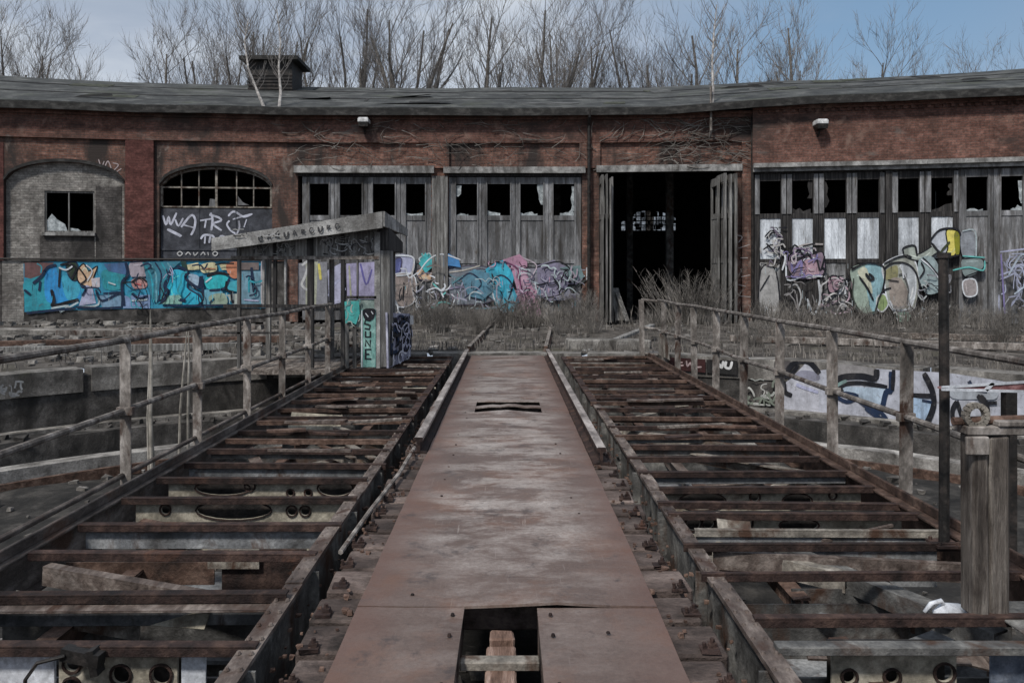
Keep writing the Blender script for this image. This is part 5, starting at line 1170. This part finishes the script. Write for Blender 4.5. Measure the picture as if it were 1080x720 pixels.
# front transom board (upper, with scrawl)
def zroof(px): return zl+(zr-zl)*(px-232)/(405-232)-.12
m=MB(); z0=cz(271)
for a,b in ((252,326),(330,398)): m.hexa([(cx(a),YC,z0),(cx(b),YC,z0),(cx(a),YC+.03,z0),(cx(b),YC+.03,z0),(cx(a),YC,zroof(a)),(cx(b),YC,zroof(b)),(cx(a),YC+.03,zroof(a)),(cx(b),YC+.03,zroof(b))])
Cb(m,'transom_board',M['old_wood'])
m=MB(); m.box(cx(244),cx(400),YC-.03,YC-.002,z0-.04,z0+.015); Cb(m,'transom_rail',M['rail_grey'])
for px,w_,z0_,mt in ((252,.05,.0,'old_wood'),(278,.035,1.02,'lintel'),(290,.05,.9,'door_dark'),(301,.03,.98,'lintel'),(327.5,.10,0,'door_dark'),(361.5,.06,0,'door_dark'),(377,.025,.98,'old_wood'),(398,.09,0,'lintel')):
    m=MB(); m.box(cx(px)-w_/2,cx(px)+w_/2,YC-.02,YC+.05,z0_,min(zroof(px),2.2)); Cb(m,'cabin_post',M[mt])
m=MB(); m.box(cx(236),cx(362),YC-.022,YC+.04,cz(324.5),cz(321)); m.box(cx(365),cx(397),YC-.02,YC+.03,cz(315),cz(312)); m.box(cx(236),cx(300),YC-.02,YC+.03,cz(352),cz(350)); Cb(m,'sill_rail',M['door_dark'])
m=MB(); m.box(cx(365),cx(397),YC+.0,YC+.03,cz(345),cz(315.5)); Cb(m,'front_panel',nmat('cabin_green',(.10,.15,.14),(.2,.26,.24),(.3,.34,.31),4,bump=.2))
m=MB(); m.box(cx(381),cx(396.5),YC-.035,YC-.021,.02,cz(326)); Cb(m,'teal_board',nmat('teal_board',(.06,.20,.18),(.16,.33,.30),(.28,.42,.39),5,stretch=(1,1,.6),bump=.2))
for px,wz,hz in ((366,.03,1.0),(374,.02,.9)):
    m=MB(); m.box(cx(px)-.03,cx(px)+.03,YC-.02,YC+.02,0,.8); Cb(m,'stud',M['old_wood'])
for y,x0_,x1_ in ((350,365,380),(366,365,380)):
    m=MB(); m.box(cx(x0_),cx(x1_),YC+.02,YC+.05,cz(y),cz(y-3)); Cb(m,'stud',M['steel_grey'])
# right corner post block and side wall
xk=cx(399.5)
m=MB(); m.hexa([(xk,YC-.01,.02),(cx(411),YC+.02,.02),(xk,YC+.2,.02),(cx(411)+.02,YC+.25,.02),(xk,YC-.01,1.9),(cx(411),YC+.02,1.9),(xk,YC+.2,1.9),(cx(411)+.02,YC+.25,1.9)]); Cb(m,'corner_pier',M['old_wood'])
m=MB(); m.hexa([(xk,YC-.005,1.905),(cx(410),YC+.02,1.905),(xk,YK,1.905),(cx(410)+.02,YK,1.905),(xk,YC-.005,2.24),(cx(410),YC+.02,2.28),(xk,YK,2.1),(cx(410)+.02,YK,2.1)]); Cb(m,'side_board',M['door_dark'])
# side panel splayed outwards with purple scrawl
A_=Vector((-1.92,YC-.02)); B_=Vector((-1.76,14.55))
m=MB(); m.hexa([(A_.x-.03,A_.y,.0),(A_.x,A_.y,.0),(B_.x-.03,B_.y,.0),(B_.x,B_.y,.0),(A_.x-.05,A_.y,.90),(A_.x-.02,A_.y,.90),(B_.x-.05,B_.y,.80),(B_.x-.02,B_.y,.80)]); Cb(m,'side_panel',nmat('lilac_board',(.18,.18,.24),(.33,.33,.42),(.46,.46,.54),3,bump=.2))
# rear and left posts, floor, rear rail
for x,y,h in ((cx(252),YK,1.95),(xk,YK,2.1),(cx(327),YK,2.0)):
    m=MB(); m.box(x-.04,x+.04,y-.04,y+.04,-.05,h); Cb(m,'cabin_post',M['old_wood'])
m=MB(); m.box(cx(240),cx(410),YC-.05,YK+.05,-.10,-.022); Cb(m,'cabin_floor',M['timber_y'])
m=MB(); m.box(cx(252),xk,YK-.02,YK+.02,.86,.92); Cb(m,'rear_rail',M['old_wood'])
def cab_surf(base): return lambda px,py,off: (cx(px),YC-base-off,cz(py))
gp=Paint(cab_surf(.30),(230,215),6.26)
rg=random.Random(31)
DK=(.04,.04,.045)
for i,ch in enumerate(range(10)):
    x=320+i*55; y=246-i*8.8
    if i==3 or i==7: gp.stroke([(x-14,y-26),(x-10,y+4),(x+8,y+2),(x+12,y-30)],1.6,DK)
    elif i%3==0: gp.stroke([(x+12,y-22),(x-8,y-26),(x-14,y-4),(x+6,y+4),(x+12,y-8)],1.1,DK)
    elif i%3==1: gp.stroke([(x-12,y+4),(x-2,y-28),(x+10,y+2)],1.1,DK).stroke([(x-8,y-8),(x+8,y-10)],1,DK)
    else: gp.stroke([(x-10,y+2),(x-10,y-24),(x+8,y-20),(x-6,y-12),(x+12,y)],1.1,DK)
gp.crop(0,0,1); gp.scribble(250,318,243,250,10,.9,[(.3,.3,.3),(.06,.06,.06)],rg,5)
gp.build('graffiti_tag',M['paint_worn'],cab).location=(3.2,-12.9,0)
gp=Paint(cab_surf(.003),(0,0),1); gp.scribble(338,394,250,268,40,1.0,[(.34,.34,.34),DK,(.25,.25,.25)],rg,6); gp.scribble(258,322,256,269,22,.9,[(.3,.3,.3),DK],rg,5); gp.build('graffiti_tag',M['paint_worn'],cab).location=(3.2,-12.9,0)
gp=Paint(cab_surf(.037),(0,0),1); s=gp.stroke
for pts in ([(391,338),(386,337),(385,341),(391,343),(390,347),(385,346)],[(386,349),(386,355),(391,355),(391,349)],[(386,365),(386,358),(391,365),(391,358)],[(392,368),(386,368),(386,378),(392,378)],[(386,373),(390,373)]): s(pts,2.0,K,sm=False)
gp.fill([(384,326),(396,326),(394,336),(388,338),(384,334)],K,True); s([(386,330),(389,334)],1.4,WHT); s([(392,328),(394,331)],1.2,WHT); s([(382.2,327),(382.2,387)],1.2,WHT)
gp.fill([(364,318),(379,317),(380,330),(376,342),(370,339),(365,341)],(.06,.34,.32)); gp.scribble(365,380,316,344,8,1.2,[(.3,.34,.31),AQUA,(.1,.2,.2)],rg,5)
gp.build('graffiti_tag',M['paint'],cab).location=(3.2,-12.9,0)
def side_surf(u,v,off): # u 0..100 along, v 0..100 down
    p=A_.lerp(B_,u/100); ht=.9-.1*u/100; n=Vector((B_.y-A_.y,-(B_.x-A_.x))).normalized()
    p=p+n*(off+.004); z=ht*(1-v/100); return (p.x-.02*z/.9,p.y,z)
gp=Paint(side_surf,(0,0),1)
gp.scribble(6,92,6,78,46,5,[K,NAVY,(.05,.05,.10),K],rg,20); gp.scribble(6,92,20,96,20,3,[(.5,.5,.56),(.4,.4,.5)],rg,16); gp.fill([(82,4),(99,4),(99,24),(82,24)],(.55,.55,.55))
gp.build('graffiti_mural',M['paint'],cab).location=(3.2,-12.9,0)

# ================================================================== YARD CLUTTER
def plank(name,label,cat,p0,p1,w,h,mat,group=None):
    p0=Vector(p0);p1=Vector(p1); m=MB(); mid=(p0+p1)/2; m.bar(p0-mid,p1-mid,w,h); o=m.build(name,M[mat],bevel=.01); o.location=mid; return tag(o,label,cat,group)
plank('timber_plank','long grey plank lying aslant on the ground before the open doorway','plank',at(612,373,15.9),at(688,343,19.0),.14,.07,'old_wood')
plank('broken_plank','broken board leaning inside the left edge of the open doorway','plank',(X_at(654,25.6),25.6,.05),(X_at(648,25.9),25.9,1.1),.32,.05,'old_wood')
plank('broken_plank','narrower broken board leaning beside the left jamb of the open doorway','plank',(X_at(662,25.3),25.3,.05),(X_at(651,25.8),25.8,.95),.16,.05,'old_wood')
for i,(px,Y,l,w_,lb) in enumerate(((50,19,3.2,.5,'long concrete sill slab on the rubble at far left of the yard'),(200,17.5,2.4,.35,'pale concrete slab lying behind the left pit edge below the mural'),(640,16.6,1.7,.7,'pale concrete slab between the bridge end and the open doorway'))):
    m=MB(); m.box(-l/2,l/2,-w_/2,w_/2,0,.22,jit=.03); o=m.build('concrete_slab',M['concrete'],bevel=.02); o.location=(X_at(px,Y),Y,gz(X_at(px,Y),Y)-.03); o.rotation_euler=(0.03,.02,rnd.uniform(-.15,.15)); tag(o,lb,'slab')
m=MB()
for i in range(5): m.box(-.5+i*.22,-.36+i*.22,-.05,.05,0,rnd.uniform(.12,.26),jit=.02)
for i,(x0,Y0,x1,Y1,lb,mt) in enumerate(((-30,16.2,300,17.2,'long rusty rail lying on the ground behind the left pit edge','rust_mid'),(-20,15.2,260,15.6,'dark timber baulk along the left pit coping','old_wood'),(20,20.2,270,20.8,'weathered beam lying furthest back below the blue mural','timber_y'),(60,18.1,330,18.9,'grey pole lying across the rubble left of the cabin','rail_grey'),(770,17.5,1090,15.2,'long weathered rail on the ground above the right pit graffiti','rail_grey'),(800,19.5,1085,17.8,'brown beam lying before the graffitied right doors','timber_y'))):
    a=Vector((X_at(x0,Y0),Y0,0)); b=Vector((X_at(x1,Y1),Y1,0)); a.z=gz(a.x,a.y)+.10; b.z=gz(b.x,b.y)+.12
    plank('fallen_beam',lb,'beam',a,b,.16,.14,mt)
# radial track from the bridge end to the sheds
for i,(x0,y0,px,lb) in enumerate(((-.755,15.6,520,'left rail of the overgrown track leading on from the bridge'),(.755,15.6,588,'right rail of the overgrown track leading on from the bridge'))):
    Y1=24.8; a=Vector((x0,y0,0)); b=Vector((X_at(VX+ (px-VX)*.9,Y1),Y1,0)); mid=(a+b)/2
    m=rail_mesh(0,-(b-a).length/2,(b-a).length/2,0,.14); o=m.build('track_rail',[M['rust_mid'],M['rail_grey']]); o.location=(mid.x,mid.y,-.02); o.rotation_euler=(0,0,-math.atan2((b-a).x,(b-a).y)); tag(o,lb,'rail')
# white scrap bottle / rag on right beams
t=thing('plastic_jug','crumpled white plastic jug lying on the right beams near the lever post','jug',(2.0,3.72,-.13))
m=MB(); m.tube([(0,0,.0),(.02,.0,.02),(.06,.01,.03),(.13,.03,.02),(.16,.04,.0)],[.01,.045,.06,.058,.02],10); m.build('body',M['white_paint'],t,smooth=True)
m=MB(); m.tube([(-.05,-.0,.05),(-.02,0,.09),(.03,.01,.1),(.06,.02,.06)],.012,6); m.build('handle',M['white_paint'],t,smooth=True)
m=MB(); m.tube([(-.02,-.005,-.002),(-.05,-.012,-.01)],[.02,.02],8); m.build('cap',M['black_metal'],t)
# pale bundle of sticks standing in the pit, left
for px,Y,n,h0,lb in ((152,11.2,4,1.55,'bundle of tall pale dead stalks standing in the left pit, left of two'),(192,11.8,2,1.5,'thin pair of pale dead stalks in the left pit, right of two')):
    t=thing('dead_stalks',lb,'plant',(X_at(px,Y),Y,-1.3)); rg=random.Random(int(px))
    for k in range(n):
        m=MB(); a=rg.uniform(-.1,.1); m.tube([(a*1.2,rg.uniform(-.1,.1),0),(a,0,.8),(a*.6+.05,0,h0),(.08+a*.15,0,h0+.6+rg.uniform(-.3,.25))],[.022,.02,.016,.006],6); m.build('stem',M['dry_pale'],t)
# rubble: stuff
def rubble(name,n,fn,mat,smin,smax,seed):
    rg=random.Random(seed); m=MB()
    for _ in range(n):
        x,y,z=fn(rg); sz=smin*(smax/smin)**rg.random()
        P=[]
        for sx,sy,sz_ in [(a,b,c) for c in(-1,1) for b in (-1,1) for a in(-1,1)]:
            P.append((x+sx*sz*rg.uniform(.4,1),y+sy*sz*rg.uniform(.4,1),z+sz_*sz*rg.uniform(.3,.7)))
        m.add(P,BOXF)
    return tag(m.build(name,mat),kind='stuff')
def yard_pt(rg):
    while 1:
        x=rg.uniform(-15,15); y=rg.uniform(11,25)
        if math.hypot(x,y-5)>PR+.5 and y<Wd(min(1399,max(-329,VX+F_PX*x/y)))-.15: return x,y,gz(x,y)
rubble('rubble',1500,yard_pt,M['stone'],.02,.14,1)
def pit_pt(rg):
    r=9.0*math.sqrt(rg.random()); t=rg.uniform(0,6.283); return r*math.cos(t),5+r*math.sin(t),-1.39
def left_pt(rg):
    while 1:
        px=rg.uniform(-20,420); Y=rg.uniform(13.5,25); x=X_at(px,Y)
        if math.hypot(x,Y-5)>PR+.5 and Y<Wd(px)-.2: return x,Y,gz(x,Y)
rubble('yard_debris',520,left_pt,M['concrete'],.05,.22,8)
rubble('pit_rubble',1300,pit_pt,M['stone'],.015,.10,2)
def led_pt(rg):
    r=rg.uniform(9.45,10.2); t=rg.uniform(-.2,3.4); return r*math.cos(t),5+r*math.sin(t),-.9 if r>9.68 else -1.3
rubble('ledge_rubble',500,led_pt,M['concrete_dark'],.02,.10,3)
def brd_pt(rg):
    sg=rg.choice((-1,1)); y=rg.uniform(1.5,9); a=rg.random()<.55; return sg*(rg.uniform(.88,1.0) if a else rg.uniform(.69,.86)),y,-.13 if a else -.012
rubble('bridge_litter',420,brd_pt,M['rust_mid'],.006,.020,5)

# grass: stuff
def grass(name,n,fn,mat,h0,h1,seed,wd=.012,lean=.35):
    rg=random.Random(seed); m=MB()
    for _ in range(n):
        x,y,z=fn(rg); h=rg.uniform(h0,h1); a=rg.uniform(0,6.283); l=rg.uniform(0,lean)*h; c,s_=math.cos(a),math.sin(a); b=rg.uniform(0,6.283); wx,wy=wd*math.cos(b),wd*math.sin(b)
        m.add([(x-wx,y-wy,z-.03),(x+wx,y+wy,z-.03),(x+c*l*.4+wx*.7,y+s_*l*.4+wy*.7,z+h*.6),(x+c*l,y+s_*l,z+h),(x+c*l*.4-wx*.7,y+s_*l*.4-wy*.7,z+h*.6)],[(0,1,2,3,4)])
    return tag(m.build(name,mat,recalc=False),kind='stuff')
def gr_pt(rg):
    while 1:
        x,y,z=yard_pt(rg)
        d=mnoise.noise(Vector((x*.6,y*.6,11)))
        if d>-.05 and (x>-2.5 or rg.random()<.06) and not(abs(x)<1.0 and y<17): return x,y,z
grass('dead_grass',1700,gr_pt,M['dry'],.08,.28,1,.012)
def gr_wall(rg):
    px=rg.choice([rg.uniform(425,640),rg.uniform(780,1085),rg.uniform(425,625),rg.uniform(425,625),rg.uniform(425,1080)]); Y=Wd(px)-abs(rg.gauss(.5,.9))-.15; x=X_at(px,Y); return x,Y,gz(x,Y)
grass('tall_dead_grass',1800,gr_wall,M['dry'],.12,.6,2,.014,.3)
def gr_pit(rg):
    t=rg.uniform(.15,1.9) if rg.random()<.9 else rg.uniform(1.9,2.9); r=PR+rg.uniform(.42,1.6); return r*math.cos(t),5+r*math.sin(t),0.0
grass('pit_edge_grass',1500,gr_pit,M['dry'],.05,.26,3,.010,.6)

# ---- scrub bushes
def make_bush(name,seed,stems,h,spread,label,cat,group,mat='dry',loc=(0,0,0),thin=.006,twigs=5):
    rg=random.Random(seed); t=thing(name,label,cat,loc,group); m=MB()
    for _ in range(stems):
        a=rg.uniform(0,6.283); r0=rg.uniform(0,spread*.45); x,y=r0*math.cos(a),r0*math.sin(a); hh=h*rg.uniform(.45,1); a2=a+rg.uniform(-1,1); l=spread*rg.uniform(.1,.6)
        P=[(x,y,-.05),(x+l*.3*math.cos(a2),y+l*.3*math.sin(a2),hh*.45),(x+l*.75*math.cos(a2)+rg.uniform(-.06,.06),y+l*.75*math.sin(a2)+rg.uniform(-.06,.06),hh*.8),(x+l*math.cos(a2),y+l*math.sin(a2),hh)]
        m.tube(P,[thin*1.5,thin*1.15,thin*.8,thin*.3],3,cap=False)
        for k in range(twigs):
            u=rg.uniform(.3,.95); b=Vector(P[1]).lerp(Vector(P[3]),u); a3=rg.uniform(0,6.283); ll=rg.uniform(.12,.38)*h*.5
            e=b+Vector((math.cos(a3)*ll*.6,math.sin(a3)*ll*.6,ll*rg.uniform(.5,1)))
            m.tube([b,b.lerp(e,.5)+Vector((0,0,.02)),e],[thin*.8,thin*.6,thin*.25],3,cap=False)
    m.build('stems',M[mat],t,recalc=False); return t
bA=make_bush('scrub_bush',1,130,1.55,1.1,'','bush','scrub along the closed doors',loc=(0,0,0),thin=.0062); bB=make_bush('scrub_bush',2,110,1.2,1.3,'','bush','scrub along the closed doors',thin=.0058)
LB1='dead brown scrub bush in the thicket before the closed doors left of the open doorway'
LB2='dead brown scrub bush in the thicket at the foot of the graffitied right doors'
LB3='low dead scrub bush on the bank above the right pit wall'
first={0:True,1:True}; rg=random.Random(6)
def bush(px,Y,sc,lb,grp):
    k=rg.randint(0,1); src=(bA,bB)[k]; x=X_at(px,Y); loc=(x,Y,gz(x,Y)-.03); rz=rg.uniform(0,6.28)
    if first[k]: o=src; first[k]=False; o.location=loc; o.rotation_euler=(0,0,rz); o.scale=(sc,sc,sc)
    else: o=copy_thing(src,loc,rz,sc)
    o['label']=lb; o['group']=grp
for px in range(440,628,24): bush(px+rg.uniform(-4,4),rg.uniform(22.3,24.9),rg.uniform(.5,.8),LB1,'scrub before the closed doors')
for px in (460,505,590,628): bush(px+rg.uniform(-4,4),rg.uniform(19.3,21.5),rg.uniform(.4,.6),LB1,'scrub before the closed doors')
for px in range(805,1090,40): bush(px+rg.uniform(-5,5),rg.uniform(21.6,23.0),rg.uniform(.5,.8),LB2,'scrub before the right doors')
for px in range(790,1090,30): bush(px+rg.uniform(-5,5),rg.uniform(16.4,18.6),rg.uniform(.30,.52),LB3,'low scrub above the right pit wall')
for px,Y,sc,lb in ((724,24.6,1.45,'tall bare sapling scrub growing inside the open doorway'),(742,24.2,1.1,'bare scrub bush at the right jamb of the open doorway'),(690,23.5,.5,'low dead bush on the threshold of the open doorway')):
    o=copy_thing(bB,(X_at(px,Y),Y,0),1.0,sc,lb); o['group']='scrub at the open doorway'

# ================================================================== TREES
def grow(rg, m_tr, m_cr, p, d, length, rad, level, maxl, upright):
    n=5 if level<2 else 4; pts=[p.copy()]; rads=[rad]; q=p.copy(); dd=d.copy()
    wob=(.07,.13,.17,.22,.25)[min(4,level)]
    for i in range(n):
        dd=(dd+Vector((rg.uniform(-1,1),rg.uniform(-1,1),rg.uniform(-.3,.5)))*wob+Vector((0,0,upright*(.10 if level else .02)))).normalized()
        q=q+dd*(length/n); pts.append(q.copy()); rads.append(rad*(1-(.3 if level==0 else .72)*(i+1)/n))
    (m_tr if level<2 else m_cr).tube(pts,rads,7 if level<2 else (4 if level<3 else 3),cap=False)
    if level>=maxl: return
    kids=(6,8,7,5,3)[level]
    for k in range(kids):
        u=rg.uniform(.55,1.0) if level==0 else rg.uniform(.25,1.0)
        if level==0 and k<2: u=1.0
        i=min(n-1,int(u*n)); fr_=u*n-i; b=pts[i].lerp(pts[i+1],fr_); r=rads[i]+(rads[i+1]-rads[i])*fr_
        base=(pts[i+1]-pts[i]).normalized(); a=rg.uniform(0,6.283); side=base.cross(Vector((math.cos(a),math.sin(a),.2)))
        if side.length<.1: continue
        side.normalize(); ang=rg.uniform(.10,.40) if level==0 else rg.uniform(.35,.75)
        nd=(base*math.cos(ang)+side*math.sin(ang)).normalized()
        ln=length*(rg.uniform(1.25,1.75) if level==0 else (rg.uniform(.22,.42) if level==1 else rg.uniform(.42,.62)))
        grow(rg,m_tr,m_cr,b,nd,ln,max(.011,r*(rg.uniform(.65,.9) if level==0 else rg.uniform(.34,.5))),level+1,maxl,upright)
def make_tree(seed,h,rad,upright=1.0,maxl=4):
    rg=random.Random(seed); t=thing('bare_tree','','tree',(0,0,0),'bare trees behind the shed'); a=MB(); b=MB()
    grow(rg,a,b,Vector((0,0,0)),Vector((rg.uniform(-.05,.05),0,1)).normalized(),h*.36,rad,0,maxl,upright)
    a.build('trunk',M['bark'],t,recalc=False); b.build('crown',M['twig'],t,recalc=False); return t
protos=[make_tree(11,20,.34,1.2),make_tree(12,21,.36,1.5),make_tree(13,19,.32,.9),make_tree(14,21,.36,1.6)]
def tree_h(t):
    z=0
    for ch in t.children: z=max(z,max(v.co.z for v in ch.data.vertices))
    return z
PH=[tree_h(t) for t in protos]
TR=[ # px, top y, depth, proto, label
 (-25,-35,54,0,'bare tree cut by the left edge of the view above the roof'),
 (15,-50,50,1,'dark-stemmed bare tree second from the left edge above the roof'),
 (62,-25,52,2,'bare tree leaning right above the far left roof, over the walled-up arch'),
 (112,-8,56,0,'small low bare tree above the roof, left of the iron arched window'),
 (190,-30,54,2,'broad bare tree alone in a sky gap above the iron arched window'),
 (262,-40,52,3,'tall bare tree immediately left behind the roof vent'),
 (222,-22,58,1,'slim bare tree just left of the roof vent'),
 (596,-55,55,1,'bare tree with fine twigs directly above the black downpipe'),
 (795,-40,54,2,'bare tree above the brick corner of the right wing'),
 (292,-60,50,1,'tall bare tree straight behind the roof vent'),
 (345,-60,50,0,'tall bare tree right of the roof vent, above the left floodlight'),
 (382,-70,53,3,'very tall bare tree above the closed doors, right of the left floodlight'),
 (430,-80,49,1,'thick forked bare tree, the widest above the closed doors'),
 (518,-60,50,3,'many-stemmed bare tree above the middle of the roof, over the bridge end'),
 (560,-55,53,0,'bare tree above the roof, left of the black downpipe'),
 (642,-40,54,2,'shorter bushy bare tree left of the sky gap above the open doorway'),
 (690,-48,55,0,'narrow bare tree right of the sky gap above the open doorway'),
 (722,-30,52,3,'bare tree with dark trunk just left of the thin roof pipe'),
 (834,-40,52,3,'dark bare tree left of the blue sky, above the right floodlight'),
 (915,-14,58,2,'rounded bare tree in the blue sky above the right wing'),
 (972,30,64,1,'tiny slim bare tree on the roofline between two larger ones at right'),
 (1026,6,60,0,'small bare tree on the right roofline in the blue sky'),
 (1068,18,62,3,'small bare tree at the far right end of the roofline'),
]
used=set(); rg=random.Random(44)
for px,ty,Y,k,lb in TR:
    H_=Z_at(ty,Y); sc=H_/PH[k]; loc=(X_at(px,Y),Y,-.1); rz=rg.uniform(0,6.28); wd=rg.uniform(.98,1.2)*(.85 if px>860 else 1); s3=(sc*wd,sc*wd,sc)
    if k not in used: o=protos[k]; used.add(k); o.location=loc; o.rotation_euler=(0,0,rz); o.scale=s3
    else: o=copy_thing(protos[k],loc,rz,s3)
    o['label']=lb
# low twiggy band behind the roof, seen as one mass
# saplings on the eave
def sapling(pts_px, label, extra=()):
    Y=Wd(pts_px[0][0])-.40
    base=at(pts_px[0][0],pts_px[0][1],Y); t=thing('roof_sapling',label,'sapling',base)
    m=MB(); P=[at(x,y,Y+.25*i)-base for i,(x,y) in enumerate(pts_px)]; n=len(P); m.tube(P,[.055*(1-.75*i/(n-1)) for i in range(n)],6); m.build('stem',M['bark_pale'],t)
    m=MB(); rg=random.Random(int(pts_px[0][0]))
    for k in range(26):
        u=rg.uniform(.25,.98)*(n-1); i=min(n-2,int(u)); b=P[i].lerp(P[i+1],u-i); l=rg.uniform(.4,1.1); sx=rg.choice((-1,1)); e=b+Vector((sx*l*.5,rg.uniform(-.3,.3),l))
        m.tube([b,b.lerp(e,.5)+Vector((sx*.05,0,-.03)),e],[.014,.010,.004],4,cap=False)
        for j in range(2):
            c=b.lerp(e,rg.uniform(.4,.9)); m.tube([c,c+Vector((rg.uniform(-.25,.25),0,rg.uniform(.2,.45)))],[.007,.003],3,cap=False)
    m.build('twigs',M['twig'],t)
sapling([(281,119),(272,98),(262,73),(258,45),(262,20)],'pale birch sapling leaning left from the eave in front of the roof vent')
sapling([(294,119),(296,98),(294,70),(296,45),(292,10)],'upright pale birch sapling on the eave in front of the roof vent')
sapling([(751,112),(752,90),(751,65),(753,35),(756,5)],'dark sapling growing from the eave by the thin roof pipe')
# ivy-like twigs hanging on the brick above the open doorway
t=thing('dead_creeper','bare brown creeper twigs spread over the brick above the open doorway','creeper',(X_at(710,25.7),25.7,5)); rg=random.Random(17); m=MB()
for _ in range(150):
    px=rg.choice([rg.uniform(625,792),rg.uniform(690,792)]); py=rg.uniform(118,176); a=rg.uniform(-.9,.9)+(math.pi if rg.random()<.5 else 0); P=[]
    for k in range(4): 
        q=W(min(max(px,624),792),.14+.05*rg.random())[0]; P.append(Vector((q.x,q.y,zf(px,py)))-Vector((X_at(710,25.7),25.7,5))); a+=rg.uniform(-.6,.6); px+=math.cos(a)*9; py+=math.sin(a)*6
        py=min(max(py,116),180)
    m.tube(P,[.014,.012,.009,.005],3,cap=False)
m.build('twigs',M['dry'],t)
t=thing('dead_creeper','bare brown creeper twigs on the brick above the left closed doors','creeper',(X_at(400,25.8),25.8,5)); m=MB()
for _ in range(110):
    px=rg.uniform(290,610); py=rg.uniform(118,176); a=rg.uniform(-.9,.9)+(math.pi if rg.random()<.5 else 0); P=[]
    for k in range(4): 
        q=W(px,.14+.05*rg.random())[0]; P.append(Vector((q.x,q.y,zf(px,py)))-Vector((X_at(400,25.8),25.8,5))); a+=rg.uniform(-.6,.6); px=min(618,max(288,px+math.cos(a)*9)); py+=math.sin(a)*6; py=min(max(py,116),180)
    m.tube(P,[.012,.010,.008,.004],3,cap=False)
m.build('twigs',M['dry'],t)

# ================================================================== SKY, SUN, CAMERA
SUN_EL,SUN_AZ=R(50),R(212)   # azimuth from +Y clockwise: behind the camera, a little left
w=bpy.data.worlds.new('World'); scene.world=w; w.use_nodes=True; nt=w.node_tree; bg=nt.nodes['Background']
sky=nt.nodes.new('ShaderNodeTexSky'); sky.sky_type='NISHITA'; sky.sun_disc=False; sky.sun_elevation=SUN_EL; sky.sun_rotation=SUN_AZ; sky.air_density=1.0; sky.dust_density=1.5; sky.ozone_density=2
tc=nt.nodes.new('ShaderNodeTexCoord'); mp=nt.nodes.new('ShaderNodeMapping'); mp.inputs['Scale'].default_value=(1.0,1.0,2.6); mp.inputs['Location'].default_value=(.35,0,.1); nt.links.new(tc.outputs['Generated'],mp.inputs[0])
n=_noise(nt,mp.outputs[0],2.1,7,.55,.3)
cl=_ramp(nt,n.outputs[0],[(.36,(2.0,2.5,3.2)),(.50,(2.8,3.2,3.85)),(.64,(4.4,4.7,5.1))])
# opening in the cloud towards the upper right
sx=nt.nodes.new('ShaderNodeSeparateXYZ'); nt.links.new(tc.outputs['Generated'],sx.inputs[0])
dot=nt.nodes.new('ShaderNodeVectorMath'); dot.operation='DOT_PRODUCT'; dv=Vector((.40,.84,.36)).normalized(); dot.inputs[1].default_value=dv; nt.links.new(tc.outputs['Generated'],dot.inputs[0])
gap=_ramp(nt,_map(nt,dot.outputs['Value'],.955,.995),[(0.0,0.0),(1.0,1.0)])
ad=nt.nodes.new('ShaderNodeMath'); ad.operation='MULTIPLY_ADD'; nt.links.new(n.outputs[0],ad.inputs[0]); ad.inputs[1].default_value=-1.6; ad.inputs[2].default_value=1.62; ad.use_clamp=True
gm=nt.nodes.new('ShaderNodeMath'); gm.operation='MULTIPLY'; nt.links.new(gap.outputs[0],gm.inputs[0]); nt.links.new(ad.outputs[0],gm.inputs[1])
blue=_mix(nt,.6,sky.outputs[0],(1.2,2.0,2.85))
base=_mix(nt,.92,sky.outputs[0],cl.outputs[0])
col=_mix(nt,gm.outputs[0],base,blue)
nt.links.new(col,bg.inputs['Color']); bg.inputs['Strength'].default_value=.15
sl=bpy.data.lights.new('sun','SUN'); sl.energy=3.1; sl.angle=R(7); sl.color=(1,.96,.90)
so=bpy.data.objects.new('sun',sl); C.objects.link(so)
d=Vector((math.sin(SUN_AZ)*math.cos(SUN_EL),math.cos(SUN_AZ)*math.cos(SUN_EL),math.sin(SUN_EL)))
so.rotation_euler=(-d).to_track_quat('-Z','Y').to_euler(); so.location=(0,-20,30)
cam=bpy.data.cameras.new('camera'); cam.sensor_width=36; cam.lens=36*F_PX/1080; cam.shift_x=(540-VX)/1080; cam.shift_y=-(360-VY)/1080; cam.clip_end=2000; cam.clip_start=.05
co_=bpy.data.objects.new('camera',cam); C.objects.link(co_); co_.location=(0,0,EYE); co_.rotation_euler=(R(90),0,0); scene.camera=co_
scene.view_settings.view_transform='Standard'; scene.view_settings.look='None'; scene.view_settings.exposure=0
scene.cycles.max_bounces=6
